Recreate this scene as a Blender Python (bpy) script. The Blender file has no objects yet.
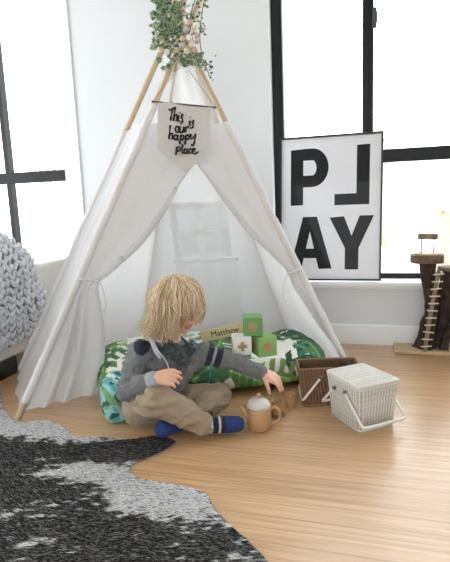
import bpy, bmesh, math, random
import numpy as np
from mathutils import Vector, Matrix, noise
random.seed(7)
rs = np.random.RandomState(5)
PI = math.pi
V = Vector
C = bpy.context.scene.collection
SC = bpy.context.scene

# ------------------------------------------------------------------ camera
CAMH, FPX = 0.85, 510.0
yaw, pitch, roll = (math.radians(a) for a in (16.4, 9.2, -2.35))
_f0 = V((-math.sin(yaw), math.cos(yaw), 0)); _r0 = V((math.cos(yaw), math.sin(yaw), 0)); _u0 = V((0, 0, 1))
FW = math.cos(pitch)*_f0 - math.sin(pitch)*_u0
_u1 = math.sin(pitch)*_f0 + math.cos(pitch)*_u0
RT = math.cos(roll)*_r0 + math.sin(roll)*_u1
UP = -math.sin(roll)*_r0 + math.cos(roll)*_u1
EYE = V((0, 0, CAMH))
cam = bpy.data.cameras.new('camera'); co = bpy.data.objects.new('camera', cam); C.objects.link(co)
cam.sensor_fit = 'VERTICAL'; cam.sensor_height = 36; cam.lens = 36*FPX/562; cam.clip_start = .05; cam.clip_end = 200
M = Matrix.Identity(4)
for i in range(3):
    M[i][0] = RT[i]; M[i][1] = UP[i]; M[i][2] = -FW[i]; M[i][3] = EYE[i]
co.matrix_world = M
SC.camera = co

# ------------------------------------------------------------------ world, light, exposure
W = bpy.data.worlds.new('world'); SC.world = W; W.use_nodes = True
bg = W.node_tree.nodes['Background']; bg.inputs[0].default_value = (.93, .97, 1, 1); bg.inputs[1].default_value = 5.6
SC.view_settings.view_transform = 'Standard'; SC.view_settings.look = 'None'
SC.view_settings.gamma = 1; SC.view_settings.use_curve_mapping = False
SC.view_settings.exposure = -0.12
def area(name, loc, target, sx, sy, power, col=(1, 1, 1)):
    l = bpy.data.lights.new(name, 'AREA'); l.shape = 'RECTANGLE'; l.size = sx; l.size_y = sy; l.energy = power; l.color = col
    o = bpy.data.objects.new(name, l); C.objects.link(o); o.location = loc
    o.rotation_euler = (V(target)-V(loc)).to_track_quat('-Z', 'Y').to_euler(); return o

# ------------------------------------------------------------------ helpers
def P(x, y, d): return EYE + (FW*FPX + RT*(x-225) + UP*(281-y))*(d/FPX)
def lin(c):
    return tuple(((v/255)/12.92 if v/255 <= .04045 else (((v/255)+.055)/1.055)**2.4) for v in c)
_m = {}
def mat(name, rgb=(200, 200, 200), rough=.6, attr=None, bump=None, transl=0, transp=0, metal=0, sheen=0, var=None, coat=0, spec=.5):
    """rgb in sRGB; bump=(scale,strength,stretch); var=(scale, amount)"""
    if name in _m: return _m[name]
    m = bpy.data.materials.new(name); m.use_nodes = True; nt = m.node_tree; N = nt.nodes; L = nt.links
    b = N['Principled BSDF']; out = N['Material Output']
    b.inputs['Base Color'].default_value = (*lin(rgb), 1); b.inputs['Roughness'].default_value = rough
    b.inputs['Metallic'].default_value = metal; b.inputs['Specular IOR Level'].default_value = spec
    if sheen: b.inputs['Sheen Weight'].default_value = sheen
    if coat: b.inputs['Coat Weight'].default_value = coat; b.inputs['Coat Roughness'].default_value = .04
    csrc = None
    if attr:
        a = N.new('ShaderNodeAttribute'); a.attribute_name = attr; csrc = a.outputs['Color']
    tc = N.new('ShaderNodeTexCoord')
    if var:
        n = N.new('ShaderNodeTexNoise'); n.inputs['Scale'].default_value = var[0]; n.inputs['Detail'].default_value = 5
        mp = N.new('ShaderNodeMapping')
        if len(var) > 2: mp.inputs['Scale'].default_value = var[2]
        L.new(tc.outputs['Object'], mp.inputs[0]); L.new(mp.outputs[0], n.inputs['Vector'])
        r = N.new('ShaderNodeMapRange'); r.inputs[1].default_value = .3; r.inputs[2].default_value = .7
        r.inputs[3].default_value = 1-var[1]; r.inputs[4].default_value = 1+var[1]*.4
        L.new(n.outputs[0], r.inputs[0])
        mx = N.new('ShaderNodeVectorMath'); mx.operation = 'SCALE'
        if csrc: L.new(csrc, mx.inputs[0])
        else: mx.inputs[0].default_value = lin(rgb)
        L.new(r.outputs[0], mx.inputs['Scale']); csrc = mx.outputs[0]
    if csrc: L.new(csrc, b.inputs['Base Color'])
    if bump:
        n = N.new('ShaderNodeTexNoise'); n.inputs['Scale'].default_value = bump[0]; n.inputs['Detail'].default_value = 4
        mp = N.new('ShaderNodeMapping')
        if len(bump) > 2: mp.inputs['Scale'].default_value = bump[2]
        L.new(tc.outputs['Object'], mp.inputs[0]); L.new(mp.outputs[0], n.inputs['Vector'])
        bp = N.new('ShaderNodeBump'); bp.inputs['Strength'].default_value = bump[1]; bp.inputs['Distance'].default_value = .01
        L.new(n.outputs[0], bp.inputs['Height']); L.new(bp.outputs[0], b.inputs['Normal'])
    sh = b.outputs[0]
    if transl:
        t = N.new('ShaderNodeBsdfTranslucent'); t.inputs[0].default_value = (*lin(rgb), 1)
        if csrc: L.new(csrc, t.inputs[0])
        ms = N.new('ShaderNodeMixShader'); ms.inputs[0].default_value = transl
        L.new(sh, ms.inputs[1]); L.new(t.outputs[0], ms.inputs[2]); sh = ms.outputs[0]
    if transp:
        t = N.new('ShaderNodeBsdfTransparent')
        ms = N.new('ShaderNodeMixShader'); ms.inputs[0].default_value = transp
        L.new(sh, ms.inputs[1]); L.new(t.outputs[0], ms.inputs[2]); sh = ms.outputs[0]
    L.new(sh, out.inputs[0]); _m[name] = m
    return m

class MB:
    def __init__(s): s.v = []; s.f = []; s.c = []
    def add(s, vs, fs, col=None):
        n = len(s.v); s.v += [tuple(v) for v in vs]; s.f += [tuple(i+n for i in f) for f in fs]
        s.c += [col or (1, 1, 1)]*len(vs); return s
    def box(s, c, size, R=None, col=None, bev=0):
        c = V(c); hx, hy, hz = (k/2 for k in size)
        if bev:
            bm = bmesh.new(); bmesh.ops.create_cube(bm, size=1)
            for v in bm.verts: v.co = V((v.co.x*size[0], v.co.y*size[1], v.co.z*size[2]))
            bmesh.ops.bevel(bm, geom=bm.edges[:], offset=bev, segments=3, profile=.6, affect='EDGES')
            vs = [(R @ v.co if R else v.co)+c for v in bm.verts]; bm.verts.index_update()
            fs = [[v.index for v in f.verts] for f in bm.faces]; bm.free(); return s.add(vs, fs, col)
        vs = [V((x, y, z)) for x in (-hx, hx) for y in (-hy, hy) for z in (-hz, hz)]
        vs = [(R @ v if R else v)+c for v in vs]
        return s.add(vs, [(0, 1, 3, 2), (4, 6, 7, 5), (0, 4, 5, 1), (2, 3, 7, 6), (0, 2, 6, 4), (1, 5, 7, 3)], col)
    def bb(s, x0, x1, y0, y1, z0, z1, col=None, bev=0):
        return s.box(((x0+x1)/2, (y0+y1)/2, (z0+z1)/2), (abs(x1-x0), abs(y1-y0), abs(z1-z0)), None, col, bev)
    def tube(s, pts, r, n=8, cap=True, col=None, flat=1, nrm=None):
        pts = [V(p) for p in pts]; m = len(pts)
        rr = r if isinstance(r, (list, tuple)) else [r]*m
        vs = []; prev = None
        for i, p in enumerate(pts):
            t = (pts[min(i+1, m-1)]-pts[max(i-1, 0)])
            t = t.normalized() if t.length > 1e-9 else V((0, 0, 1))
            if nrm is not None: a = V(nrm)
            elif prev is None: a = V((0, 0, 1)) if abs(t.z) < .9 else V((1, 0, 0))
            else: a = prev
            x = a-t*a.dot(t)
            x = x.normalized() if x.length > 1e-6 else t.orthogonal().normalized()
            y = t.cross(x); prev = x
            for k in range(n):
                an = 2*PI*k/n; vs.append(p+(x*math.cos(an)*flat+y*math.sin(an))*rr[i])
        fs = [(i*n+k, i*n+(k+1) % n, (i+1)*n+(k+1) % n, (i+1)*n+k) for i in range(m-1) for k in range(n)]
        if cap: fs += [tuple(reversed(range(n))), tuple(range((m-1)*n, m*n))]
        return s.add(vs, fs, col)
    def lathe(s, prof, o=(0, 0, 0), n=28, col=None, R=None):
        o = V(o); vs = []
        for r, z in prof:
            for k in range(n):
                q = V((max(r, 1e-4)*math.cos(2*PI*k/n), max(r, 1e-4)*math.sin(2*PI*k/n), z)); vs.append((R @ q if R else q)+o)
        m = len(prof)
        fs = [(i*n+k, i*n+(k+1) % n, (i+1)*n+(k+1) % n, (i+1)*n+k) for i in range(m-1) for k in range(n)]
        fs += [tuple(reversed(range(n))), tuple(range((m-1)*n, m*n))]
        return s.add(vs, fs, col)
    def ball(s, c, r, n=10, col=None, R=None):
        c = V(c); r = (r, r, r) if not isinstance(r, (tuple, list)) else r; m = n//2+1; vs = []
        for i in range(m+1):
            t = PI*i/m
            for k in range(n):
                a = 2*PI*k/n; q = V((r[0]*max(math.sin(t), .001)*math.cos(a), r[1]*max(math.sin(t), .001)*math.sin(a), r[2]*math.cos(t)))
                vs.append((R @ q if R else q)+c)
        fs = [(i*n+k, (i+1)*n+k, (i+1)*n+(k+1) % n, i*n+(k+1) % n) for i in range(m) for k in range(n)]
        fs += [tuple(range(n)), tuple(reversed(range(m*n, (m+1)*n)))]
        return s.add(vs, fs, col)
    def cap(s, a, ra, b, rb, n=14):
        """tapered capsule"""
        a, b = V(a), V(b); d = (b-a); L = d.length; d = d.normalized() if L > 1e-6 else V((0, 0, 1))
        pts = []; rr = []
        for i in range(5):
            t = PI/2*(i/5); pts.append(a-d*ra*math.cos(t)*.999); rr.append(max(ra*math.sin(t), .0005))
        pts.append(a); rr.append(ra); pts.append(b); rr.append(rb)
        for i in range(1, 6):
            t = PI/2*(1-i/5); pts.append(b+d*rb*math.cos(t)); rr.append(max(rb*math.sin(t), .0005))
        x = d.orthogonal().normalized(); y = d.cross(x); vs = []
        for p, r in zip(pts, rr):
            for k in range(n): vs.append(p+(x*math.cos(2*PI*k/n)+y*math.sin(2*PI*k/n))*r)
        m = len(pts)
        fs = [(i*n+k, i*n+(k+1) % n, (i+1)*n+(k+1) % n, (i+1)*n+k) for i in range(m-1) for k in range(n)]
        fs += [tuple(reversed(range(n))), tuple(range((m-1)*n, m*n))]
        return s.add(vs, fs)
    def chain(s, *pr):
        for (a, ra), (b, rb) in zip(pr, pr[1:]): s.cap(a, ra, b, rb)
        return s
    def prism(s, poly, o, ex, ey, ez, t, col=None):
        """2-D polygon in plane (ex, ey) at o, extruded by t along ez"""
        o, ex, ey, ez = V(o), V(ex), V(ey), V(ez); n = len(poly)
        a = [o+ex*x+ey*y for x, y in poly]; b = [p+ez*t for p in a]
        return s.add(a+b, [tuple(range(n)), tuple(reversed(range(n, 2*n)))]+[(i, (i+1) % n, n+(i+1) % n, n+i) for i in range(n)], col)
    def grid(s, rows, col=None, closed=False):
        m, n = len(rows), len(rows[0])
        return s.add([p for r in rows for p in r], [(i*n+k, i*n+k+1, (i+1)*n+k+1, (i+1)*n+k) for i in range(m-1) for k in range(n-1)], col)
    def mesh(s, name, material, smooth=True, attr=False):
        me = bpy.data.meshes.new(name); me.from_pydata(s.v, [], s.f); me.update()
        if smooth: me.polygons.foreach_set('use_smooth', [True]*len(me.polygons))
        if attr: setcol(me, s.c)
        if material: me.materials.append(material)
        return me
def setcol(me, cols):
    a = me.color_attributes.new('col', 'FLOAT_COLOR', 'POINT')
    c = np.ones((len(cols), 4), dtype=np.float32); c[:, :3] = np.array(cols, dtype=np.float32)[:, :3]
    a.data.foreach_set('color', c.ravel())
def obj(name, mb, material=None, parent=None, smooth=True, attr=False):
    me = mb.mesh(name, material, smooth, attr) if isinstance(mb, MB) else mb
    o = bpy.data.objects.new(name, me); C.objects.link(o)
    if parent:
        o.parent = parent
        o.matrix_parent_inverse = Matrix.Translation(parent.location).inverted() if parent.type == 'EMPTY' else parent.matrix_parent_inverse.copy()
        if parent.type != 'EMPTY': o.matrix_parent_inverse = Matrix.Identity(4)
    return o
def thing(name, label, cat, loc, group=None):
    o = bpy.data.objects.new(name, None); C.objects.link(o); o.location = loc; o.empty_display_size = .05
    return tag(o, label, cat, group)
def tag(o, label, cat, group=None, kind=None):
    o['label'] = label; o['category'] = cat
    if group: o['group'] = group
    if kind: o['kind'] = kind
    return o
def struct(name, mb, m, parent=None, smooth=False):
    o = obj(name, mb, m, parent, smooth)
    if not parent: o['kind'] = 'structure'
    return o
def flat(o, ang=.6):
    me = o.data
    try: me.set_sharp_from_angle(angle=ang)
    except Exception: pass
    return o
def crom(pts, n):
    """resample a polyline smoothly with n samples per span"""
    pts = [V(p) for p in pts]; out = []
    for i in range(len(pts)-1):
        p0 = pts[max(i-1, 0)]; p1 = pts[i]; p2 = pts[i+1]; p3 = pts[min(i+2, len(pts)-1)]
        for k in range(n):
            t = k/n
            out.append(.5*((2*p1)+(p2-p0)*t+(2*p0-5*p1+4*p2-p3)*t*t+(3*p1-p0-3*p2+p3)*t**3))
    out.append(pts[-1]); return out
def resample(pts, n):
    L = [0]
    for a, b in zip(pts, pts[1:]): L.append(L[-1]+(V(b)-V(a)).length)
    out = []; j = 0
    for i in range(n):
        t = L[-1]*i/(n-1)
        while j < len(L)-2 and L[j+1] < t: j += 1
        k = (t-L[j])/max(L[j+1]-L[j], 1e-9); out.append(V(pts[j]).lerp(V(pts[j+1]), min(max(k, 0), 1)))
    return out
def blob(mb, voxel, it=6, fac=.5, disp=None):
    """fuse overlapping closed shapes into one continuous smooth skin"""
    me = mb.mesh('tmp', None); o = bpy.data.objects.new('tmp', me); C.objects.link(o)
    r = o.modifiers.new('r', 'REMESH'); r.mode = 'VOXEL'; r.voxel_size = voxel; r.use_smooth_shade = True
    if it:
        s = o.modifiers.new('s', 'SMOOTH'); s.iterations = it; s.factor = fac
    bpy.context.view_layer.update()
    dg = bpy.context.evaluated_depsgraph_get()
    m2 = bpy.data.meshes.new_from_object(o.evaluated_get(dg))
    bpy.data.objects.remove(o); bpy.data.meshes.remove(me)
    m2.polygons.foreach_set('use_smooth', [True]*len(m2.polygons))
    if disp:
        nv = len(m2.vertices); co_ = np.empty(nv*3, dtype=np.float32); m2.vertices.foreach_get('co', co_); no = np.empty(nv*3, dtype=np.float32)
        m2.vertex_normals.foreach_get('vector', no); co_ = co_.reshape(-1, 3); no = no.reshape(-1, 3)
        for i in range(nv): co_[i] += no[i]*disp(V(co_[i]), V(no[i]))
        m2.vertices.foreach_set('co', co_.ravel()); m2.update()
    return m2
def vco(me):
    c = np.empty(len(me.vertices)*3, dtype=np.float32); me.vertices.foreach_get('co', c); return c.reshape(-1, 3)
def nz(p, s, off=0): return noise.noise(V((p[0]*s+off, p[1]*s+off*1.7, p[2]*s-off)))
def on_plane(x, y, p0, n):
    d = FW*FPX+RT*(x-225)+UP*(281-y); return EYE+d*((V(p0)-EYE).dot(n)/d.dot(n))

# ------------------------------------------------------------------ room shell
WY = 2.917
m_wall = mat('wall_paint', (219, 222, 224), .55, bump=(60, .03))
m_trim = mat('trim_paint', (243, 245, 246), .35)
m_black = mat('black_aluminium', (15, 17, 21), .45, spec=.3)
def floor_mat():
    m = bpy.data.materials.new('timber_floor'); m.use_nodes = True; nt = m.node_tree; N = nt.nodes; L = nt.links
    b = N['Principled BSDF']; tc = N.new('ShaderNodeTexCoord')
    br = N.new('ShaderNodeTexBrick'); br.offset = .37; br.inputs['Scale'].default_value = 1
    br.inputs['Brick Width'].default_value = 4.7; br.inputs['Row Height'].default_value = .105; br.inputs['Mortar Size'].default_value = .0011
    br.inputs['Color1'].default_value = (*lin((209, 167, 122)), 1); br.inputs['Color2'].default_value = (*lin((184, 140, 97)), 1)
    br.inputs['Mortar'].default_value = (*lin((128, 92, 62)), 1); br.inputs['Bias'].default_value = -.1
    mb_ = N.new('ShaderNodeMapping'); mb_.inputs['Location'].default_value = (1.55, .03, 0); L.new(tc.outputs['Object'], mb_.inputs[0]); L.new(mb_.outputs[0], br.inputs[0])
    mp = N.new('ShaderNodeMapping'); mp.inputs['Scale'].default_value = (1.5, 52, 1); L.new(tc.outputs['Object'], mp.inputs[0])
    n1 = N.new('ShaderNodeTexNoise'); n1.inputs['Scale'].default_value = 1.6; n1.inputs['Detail'].default_value = 9; n1.inputs['Distortion'].default_value = .6
    L.new(mp.outputs[0], n1.inputs['Vector'])
    cr = N.new('ShaderNodeValToRGB'); e = cr.color_ramp.elements
    e[0].position = .3; e[0].color = (*lin((146, 102, 68)), 1); e[1].position = .72; e[1].color = (*lin((222, 187, 143)), 1)
    L.new(n1.outputs[0], cr.inputs[0])
    mx = N.new('ShaderNodeMixRGB'); mx.inputs[0].default_value = .55
    L.new(br.outputs[0], mx.inputs[1]); L.new(cr.outputs[0], mx.inputs[2]); L.new(mx.outputs[0], b.inputs['Base Color'])
    b.inputs['Roughness'].default_value = .3
    b.inputs['Coat Weight'].default_value = .6; b.inputs['Coat Roughness'].default_value = .3
    L.new(N['Material Output'].inputs[0].links[0].from_socket, N['Material Output'].inputs[0])
    return m
struct('floor', MB().bb(-3.6, 3.2, -3.2, WY+.15, -.06, 0), floor_mat())
struct('ceiling', MB().bb(-3.6, 3.2, -3.2, WY+.15, 2.5, 2.6), m_wall)
w = MB(); w.bb(-3.6, 3.2, -3.3, -3.2, 0, .5); w.bb(-3.6, 3.2, -3.3, -3.2, 2.1, 2.5); w.bb(-3.6, -1.6, -3.3, -3.2, .5, 2.1); w.bb(1.6, 3.2, -3.3, -3.2, .5, 2.1)
struct('wall_front', w, m_wall)
w = MB(); y0, y1 = WY, WY+.15; SILL = .36
w.bb(-3.6, 3.2, y0, y1, 0, SILL-.012); w.bb(-3.6, 3.2, y0, y1, 2.3, 2.5)
w.bb(-1.885, -.552, y0, y1, SILL-.012, 2.3); w.bb(-3.6, -3.2, y0, y1, SILL-.012, 2.3); w.bb(2.4, 3.2, y0, y1, SILL-.012, 2.3)
struct('wall_back', w, m_wall)
w = MB(); w.bb(-3.7, -3.6, -3.2, WY+.15, 0, .4); w.bb(-3.7, -3.6, -3.2, WY+.15, 2.3, 2.5); w.bb(-3.7, -3.6, -3.2, -.6, .4, 2.3); w.bb(-3.7, -3.6, 2.4, WY+.15, .4, 2.3)  # large unseen opening added so daylight from the left brightens the teepee
struct('wall_left', w, m_wall)
struct('wall_right', MB().bb(3.2, 3.3, -3.2, WY+.15, 0, 2.5), m_wall)
bs = MB(); bs.bb(-3.6, 3.2, WY-.014, WY, 0, .108); bs.bb(-3.6, 3.2, WY-.010, WY, .108, .113)
struct('baseboard_back', bs, m_trim)
tr = MB(); tr.bb(-.56, 2.42, WY-.07, WY+.09, SILL-.012, SILL+.006, bev=.003); tr.bb(-.56, 2.42, WY-.008, WY, SILL-.04, SILL-.02)
struct('trim_1', tr, m_trim)
tr = MB(); tr.bb(-3.2, -1.87, WY-.03, WY+.09, SILL-.012, SILL+.006, bev=.003)
struct('trim_2', tr, m_trim)
tr = MB(); tr.bb(-1.884, -1.775, WY-.012, WY, SILL, 2.3)
struct('trim_3', tr, m_trim)

# windows: black aluminium frames with clear panes, set back in the wall
m_glass = bpy.data.materials.new('window_glass'); m_glass.use_nodes = True
N = m_glass.node_tree.nodes; L = m_glass.node_tree.links; N.remove(N['Principled BSDF'])
_t = N.new('ShaderNodeBsdfTransparent'); _t.inputs[0].default_value = (.97, .98, .98, 1); _g = N.new('ShaderNodeBsdfGlossy'); _g.inputs['Roughness'].default_value = .02
_mx = N.new('ShaderNodeMixShader'); _mx.inputs[0].default_value = .05
L.new(_t.outputs[0], _mx.inputs[1]); L.new(_g.outputs[0], _mx.inputs[2]); L.new(_mx.outputs[0], N['Material Output'].inputs[0])
FY = WY+.075; k = (FY)/WY
def wz(z): return CAMH+(z-CAMH)*k
fr = MB(); d0, d1 = FY-.012, FY+.04
fr.bb(-.552, -.492, d0, d1, SILL, 2.3)                       # left jamb
fr.bb(-.061, -.034, d0-.006, d1, SILL, 2.3); fr.bb(-.026, -.004, d0, d1, SILL, 2.3); fr.bb(-.034, -.026, FY, d1, SILL, 2.3)
fr.bb(-.492, -.061, d0+.01, d1, SILL, SILL+.03); fr.bb(-.004, 2.4, d0+.01, d1, SILL, SILL+.034)
fr.bb(-.004, 2.4, d0, d1, wz(1.004), wz(1.072)); fr.bb(2.34, 2.4, d0, d1, SILL, 2.3); fr.bb(-.552, 2.4, d0, d1, 2.26, 2.3)
fr.bb(1.15, 1.2, d0, d1, SILL, 2.3)
w1 = obj('window_1', fr, m_black, None, False); w1['kind'] = 'structure'
obj('window_pane', MB().bb(-.53, 2.38, FY+.016, FY+.02, SILL+.01, 2.28), m_glass, w1, False)
h = MB(); h.bb(-.012, .010, d0-.022, d0+.004, wz(1.68), wz(1.775), bev=.003); h.bb(-.002, .014, d0-.026, d0, wz(1.70), wz(1.755), bev=.003)
obj('latch', h, mat('dark_grey_metal', (66, 68, 74), .4, metal=.3), w1)
fr = MB()
fr.bb(-2.395, -2.362, d0, d1, SILL, 2.3); fr.bb(-3.2, -1.90, d0-.004, d1, wz(1.002), wz(1.072))
fr.bb(-3.2, -1.885, d0+.02, d1, SILL, SILL+.03); fr.bb(-3.2, -3.15, d0, d1, SILL, 2.3); fr.bb(-3.2, -1.885, d0, d1, 2.26, 2.3)
w2 = obj('window_2', fr, m_black, None, False); w2['kind'] = 'structure'
obj('window_pane', MB().bb(-3.18, -1.888, FY+.016, FY+.02, SILL+.01, 2.28), m_glass, w2, False)

# outside: pale ground, and trees with sunlit overexposure put into pale leaf colours
struct('ground_outside', MB().bb(-30, 30, WY+.2, 60, -.5, -.4), mat('pale_ground', (226, 228, 216), .9))
def tree(x, y, zc, rx, rz, rgb, label, n=420):
    t = thing('garden_tree', label, 'tree', (x, y, -.4), 'trees beyond the windows')
    tb = MB(); tb.tube([(x, y, -.4), (x+.05, y, zc*.5), (x, y, zc)], [.12, .09, .04], 8)
    for q in range(5):
        a = q*1.3; tb.tube([(x, y, zc*.6), (x+math.cos(a)*rx*.6, y+math.sin(a)*rx*.5, zc+rz*.3)], [.04, .012], 6)
    obj('trunk', tb, mat('pale_bark', (170, 160, 145), .9), t)
    lf = MB()
    for q in range(n):
        v = V((random.gauss(0, .45), random.gauss(0, .45), random.gauss(0, .45)))
        c = V((x+v.x*rx, y+v.y*rx, zc+.2+v.z*rz)); a = V((random.uniform(-1, 1), random.uniform(-1, 1), random.uniform(-1, 1))).normalized(); b_ = a.orthogonal().normalized(); s_ = random.uniform(.06, .14)
        lf.add([c-a*s_, c+b_*s_*.4, c+a*s_, c-b_*s_*.4], [(0, 1, 2, 3)])
    o = obj('foliage', lf, mat('leaf_%d' % rgb[0], rgb, .6, transl=.5), t, False)
tree(1.0, 8.2, .75, .9, .75, (238, 243, 230), 'pale sunlit shrub seen through the right window below the black bar')
tree(.2, 12.5, 2.1, .7, .8, (238, 242, 226), 'faint pale tree seen through the right window above the black bar')
tree(-6.0, 8.6, 1.9, 1.0, 1.1, (232, 238, 228), 'faint pale tree seen through the left window')

# ------------------------------------------------------------------ cow hide rug
RUG = [(-1.73, 1.93), (-1.62, 1.83), (-1.50, 1.70), (-1.348, 1.606), (-1.264, 1.641), (-1.17, 1.615), (-1.11, 1.58), (-1.057, 1.541), (-.964, 1.555), (-.843, 1.561), (-.762, 1.601), (-.700, 1.596), (-.668, 1.556),
       (-.716, 1.455), (-.75, 1.405), (-.744, 1.365), (-.695, 1.328), (-.587, 1.316), (-.504, 1.306), (-.458, 1.285), (-.416, 1.225), (-.323, 1.138), (-.234, 1.058), (-.16, .95), (-.2, .8),
       (-.45, .62), (-.8, .5), (-1.3, .55), (-1.75, .7), (-1.95, 1.0), (-1.93, 1.3), (-1.74, 1.5), (-1.725, 1.75)]
ring = [V((x, y, 0)) for x, y in RUG]
ring = crom([ring[-1]]+ring+[ring[0], ring[1]], 5)[5:-5]
ring = [p+V((nz(p, 60)*.006, nz(p, 60, 5)*.006, 0)) for p in ring]
def inside(px, py, poly):
    c = np.zeros(px.shape, bool); n = len(poly)
    for i in range(n):
        x1_, y1_ = poly[i][0], poly[i][1]; x2_, y2_ = poly[i-1][0], poly[i-1][1]
        m_ = ((y1_ > py) != (y2_ > py)) & (px < (x2_-x1_)*(py-y1_)/((y2_-y1_) or 1e-9)+x1_); c ^= m_
    return c
def pix(p):
    d = V(p)-EYE; w_ = d.dot(FW); return 225+FPX*d.dot(RT)/w_, 281-FPX*d.dot(UP)/w_
# hide markings: (x, y, radius x, radius y, angle, weight) on the floor; positive = dark, negative = white
MARK = [(-1.30, 1.36, .42, .15, .15, 1.0), (-1.05, 1.13, .40, .16, .2, 1.0), (-.80, 1.50, .14, .08, .5, 2.0), (-.70, 1.57, .08, .05, .5, 1.8), (-.95, 1.47, .22, .06, .1, .5),
        (-.62, 1.05, .30, .13, -.35, .8), (-.35, 1.12, .12, .07, -.8, .7), (-1.5, 1.2, .4, .3, 0, 1.0), (-.9, .85, .6, .25, 0, .9), (-.88, 1.20, .14, .05, .3, .7),
        (-.70, 1.30, .24, .07, -.12, -1.2), (-.92, 1.33, .20, .045, .35, -.9), (-1.42, 1.62, .30, .11, -.15, -1.4), (-1.12, 1.57, .16, .045, -.3, -.8), (-.98, 1.04, .18, .03, .3, -.5), (-.47, 1.23, .09, .06, -.6, -.5), (-.87, 1.15, .18, .05, .45, -.75), (-1.08, 1.08, .15, .05, .5, -.6), (-.82, .98, .13, .04, .5, -.6), (-.66, 1.18, .16, .04, .1, -.9), (-.60, 1.27, .16, .06, -.1, -.8), (-1.25, 1.52, .2, .05, 0, -.6)]
def dark(x, y):
    s = 0
    for mx_, my_, rx, ry, a, w_ in MARK:
        dx, dy = x-mx_, y-my_; c_, s_ = math.cos(a), math.sin(a); u_ = (dx*c_+dy*s_)/rx; v_ = (-dx*s_+dy*c_)/ry
        s += w_*math.exp(-(u_*u_+v_*v_)*.9)
    c_, s_ = math.cos(.6), math.sin(.6); u_ = x*c_+y*s_; v_ = -x*s_+y*c_
    n = noise.noise(V((u_*13, v_*38, 1)))*.75+noise.noise(V((u_*34, v_*100, 3)))*.95+noise.noise(V((x*6, y*6, 7)))*.35
    return s-.30+n*1.25
bm = bmesh.new(); vs = [bm.verts.new((p.x, p.y, .004)) for p in ring]; f = bm.faces.new(vs)
f.normal_update()
if f.normal.z < 0: f.normal_flip()
ex = bmesh.ops.extrude_face_region(bm, geom=[f]); bmesh.ops.translate(bm, verts=[e for e in ex['geom'] if isinstance(e, bmesh.types.BMVert)], vec=(0, 0, -.0035))
bmesh.ops.recalc_face_normals(bm, faces=bm.faces)
me = bpy.data.meshes.new('hide'); bm.to_mesh(me); bm.free()
me.materials.append(mat('hide_leather', (120, 116, 112), .8))
rug = thing('cowhide_rug', 'black and white speckled cowhide rug spread on the timber floor', 'rug', (-1.1, 1.15, 0))
obj('hide', me, None, rug)
NF = 95000
bx = rs.uniform(-2.1, -.15, NF*2); by = rs.uniform(.55, 1.96, NF*2)
ok = inside(bx, by, [(p.x, p.y) for p in ring]); bx = bx[ok][:NF]; by = by[ok][:NF]
vv = []; ff = []; cc = []
for i in range(len(bx)):
    x, y = float(bx[i]), float(by[i]); D = dark(x, y)
    D += random.gauss(0, .15 if D < 0 else .08); t = min(max(D*5+.5, .0), 1-.22*random.random()**7); g = random.uniform(.6, 1.2)
    cdark = (.010*g, .010*g, .011*g); g2 = random.uniform(.75, 1.15); clight = (.78*g2, .775*g2, .78*g2); col = tuple(a*t+b_*(1-t) for a, b_ in zip(cdark, clight))
    an = .35+.9*noise.noise(V((x*2.2, y*2.2, 0)))+random.uniform(-.3, .3)+PI
    ln = random.uniform(.010, .018); hx_, hy_ = math.cos(an), math.sin(an); wd = .0014; n0 = len(vv)
    vv += [(x-hy_*wd, y+hx_*wd, .0042), (x+hy_*wd, y-hx_*wd, .0042), (x+hx_*ln, y+hy_*ln, random.uniform(.006, .0095))]
    ff.append((n0, n0+1, n0+2)); cc += [col]*3
me = bpy.data.meshes.new('fur'); me.from_pydata(vv, [], ff); setcol(me, cc); me.materials.append(mat('cow_fur', (255, 255, 255), .6, attr='col', spec=.12))
fo = obj('fur', me, None, rug); fo['kind'] = 'stuff'

# ------------------------------------------------------------------ couch and knitted blanket
cx1 = -1.775
t = thing('couch', 'cream upholstered couch corner at the left edge below the window', 'couch', (-2.5, 2.1, 0))
cm = mat('cream_upholstery', (236, 233, 224), .5, bump=(90, .05))
obj('base', MB().bb(-3.3, cx1, 1.55, 2.6, .085, .33, bev=.03), cm, t)
obj('seat_cushion', MB().bb(-3.3, cx1-.02, 1.5, 2.3, .32, .48, bev=.05), cm, t)
obj('backrest', MB().bb(-3.3, cx1, 2.2, 2.76, .2, .535, bev=.035), cm, t)
obj('plinth', MB().bb(-3.28, cx1+.002, 1.62, 2.14, 0.0, .09), mat('dark_timber', (40, 38, 34), .5), t)
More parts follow.
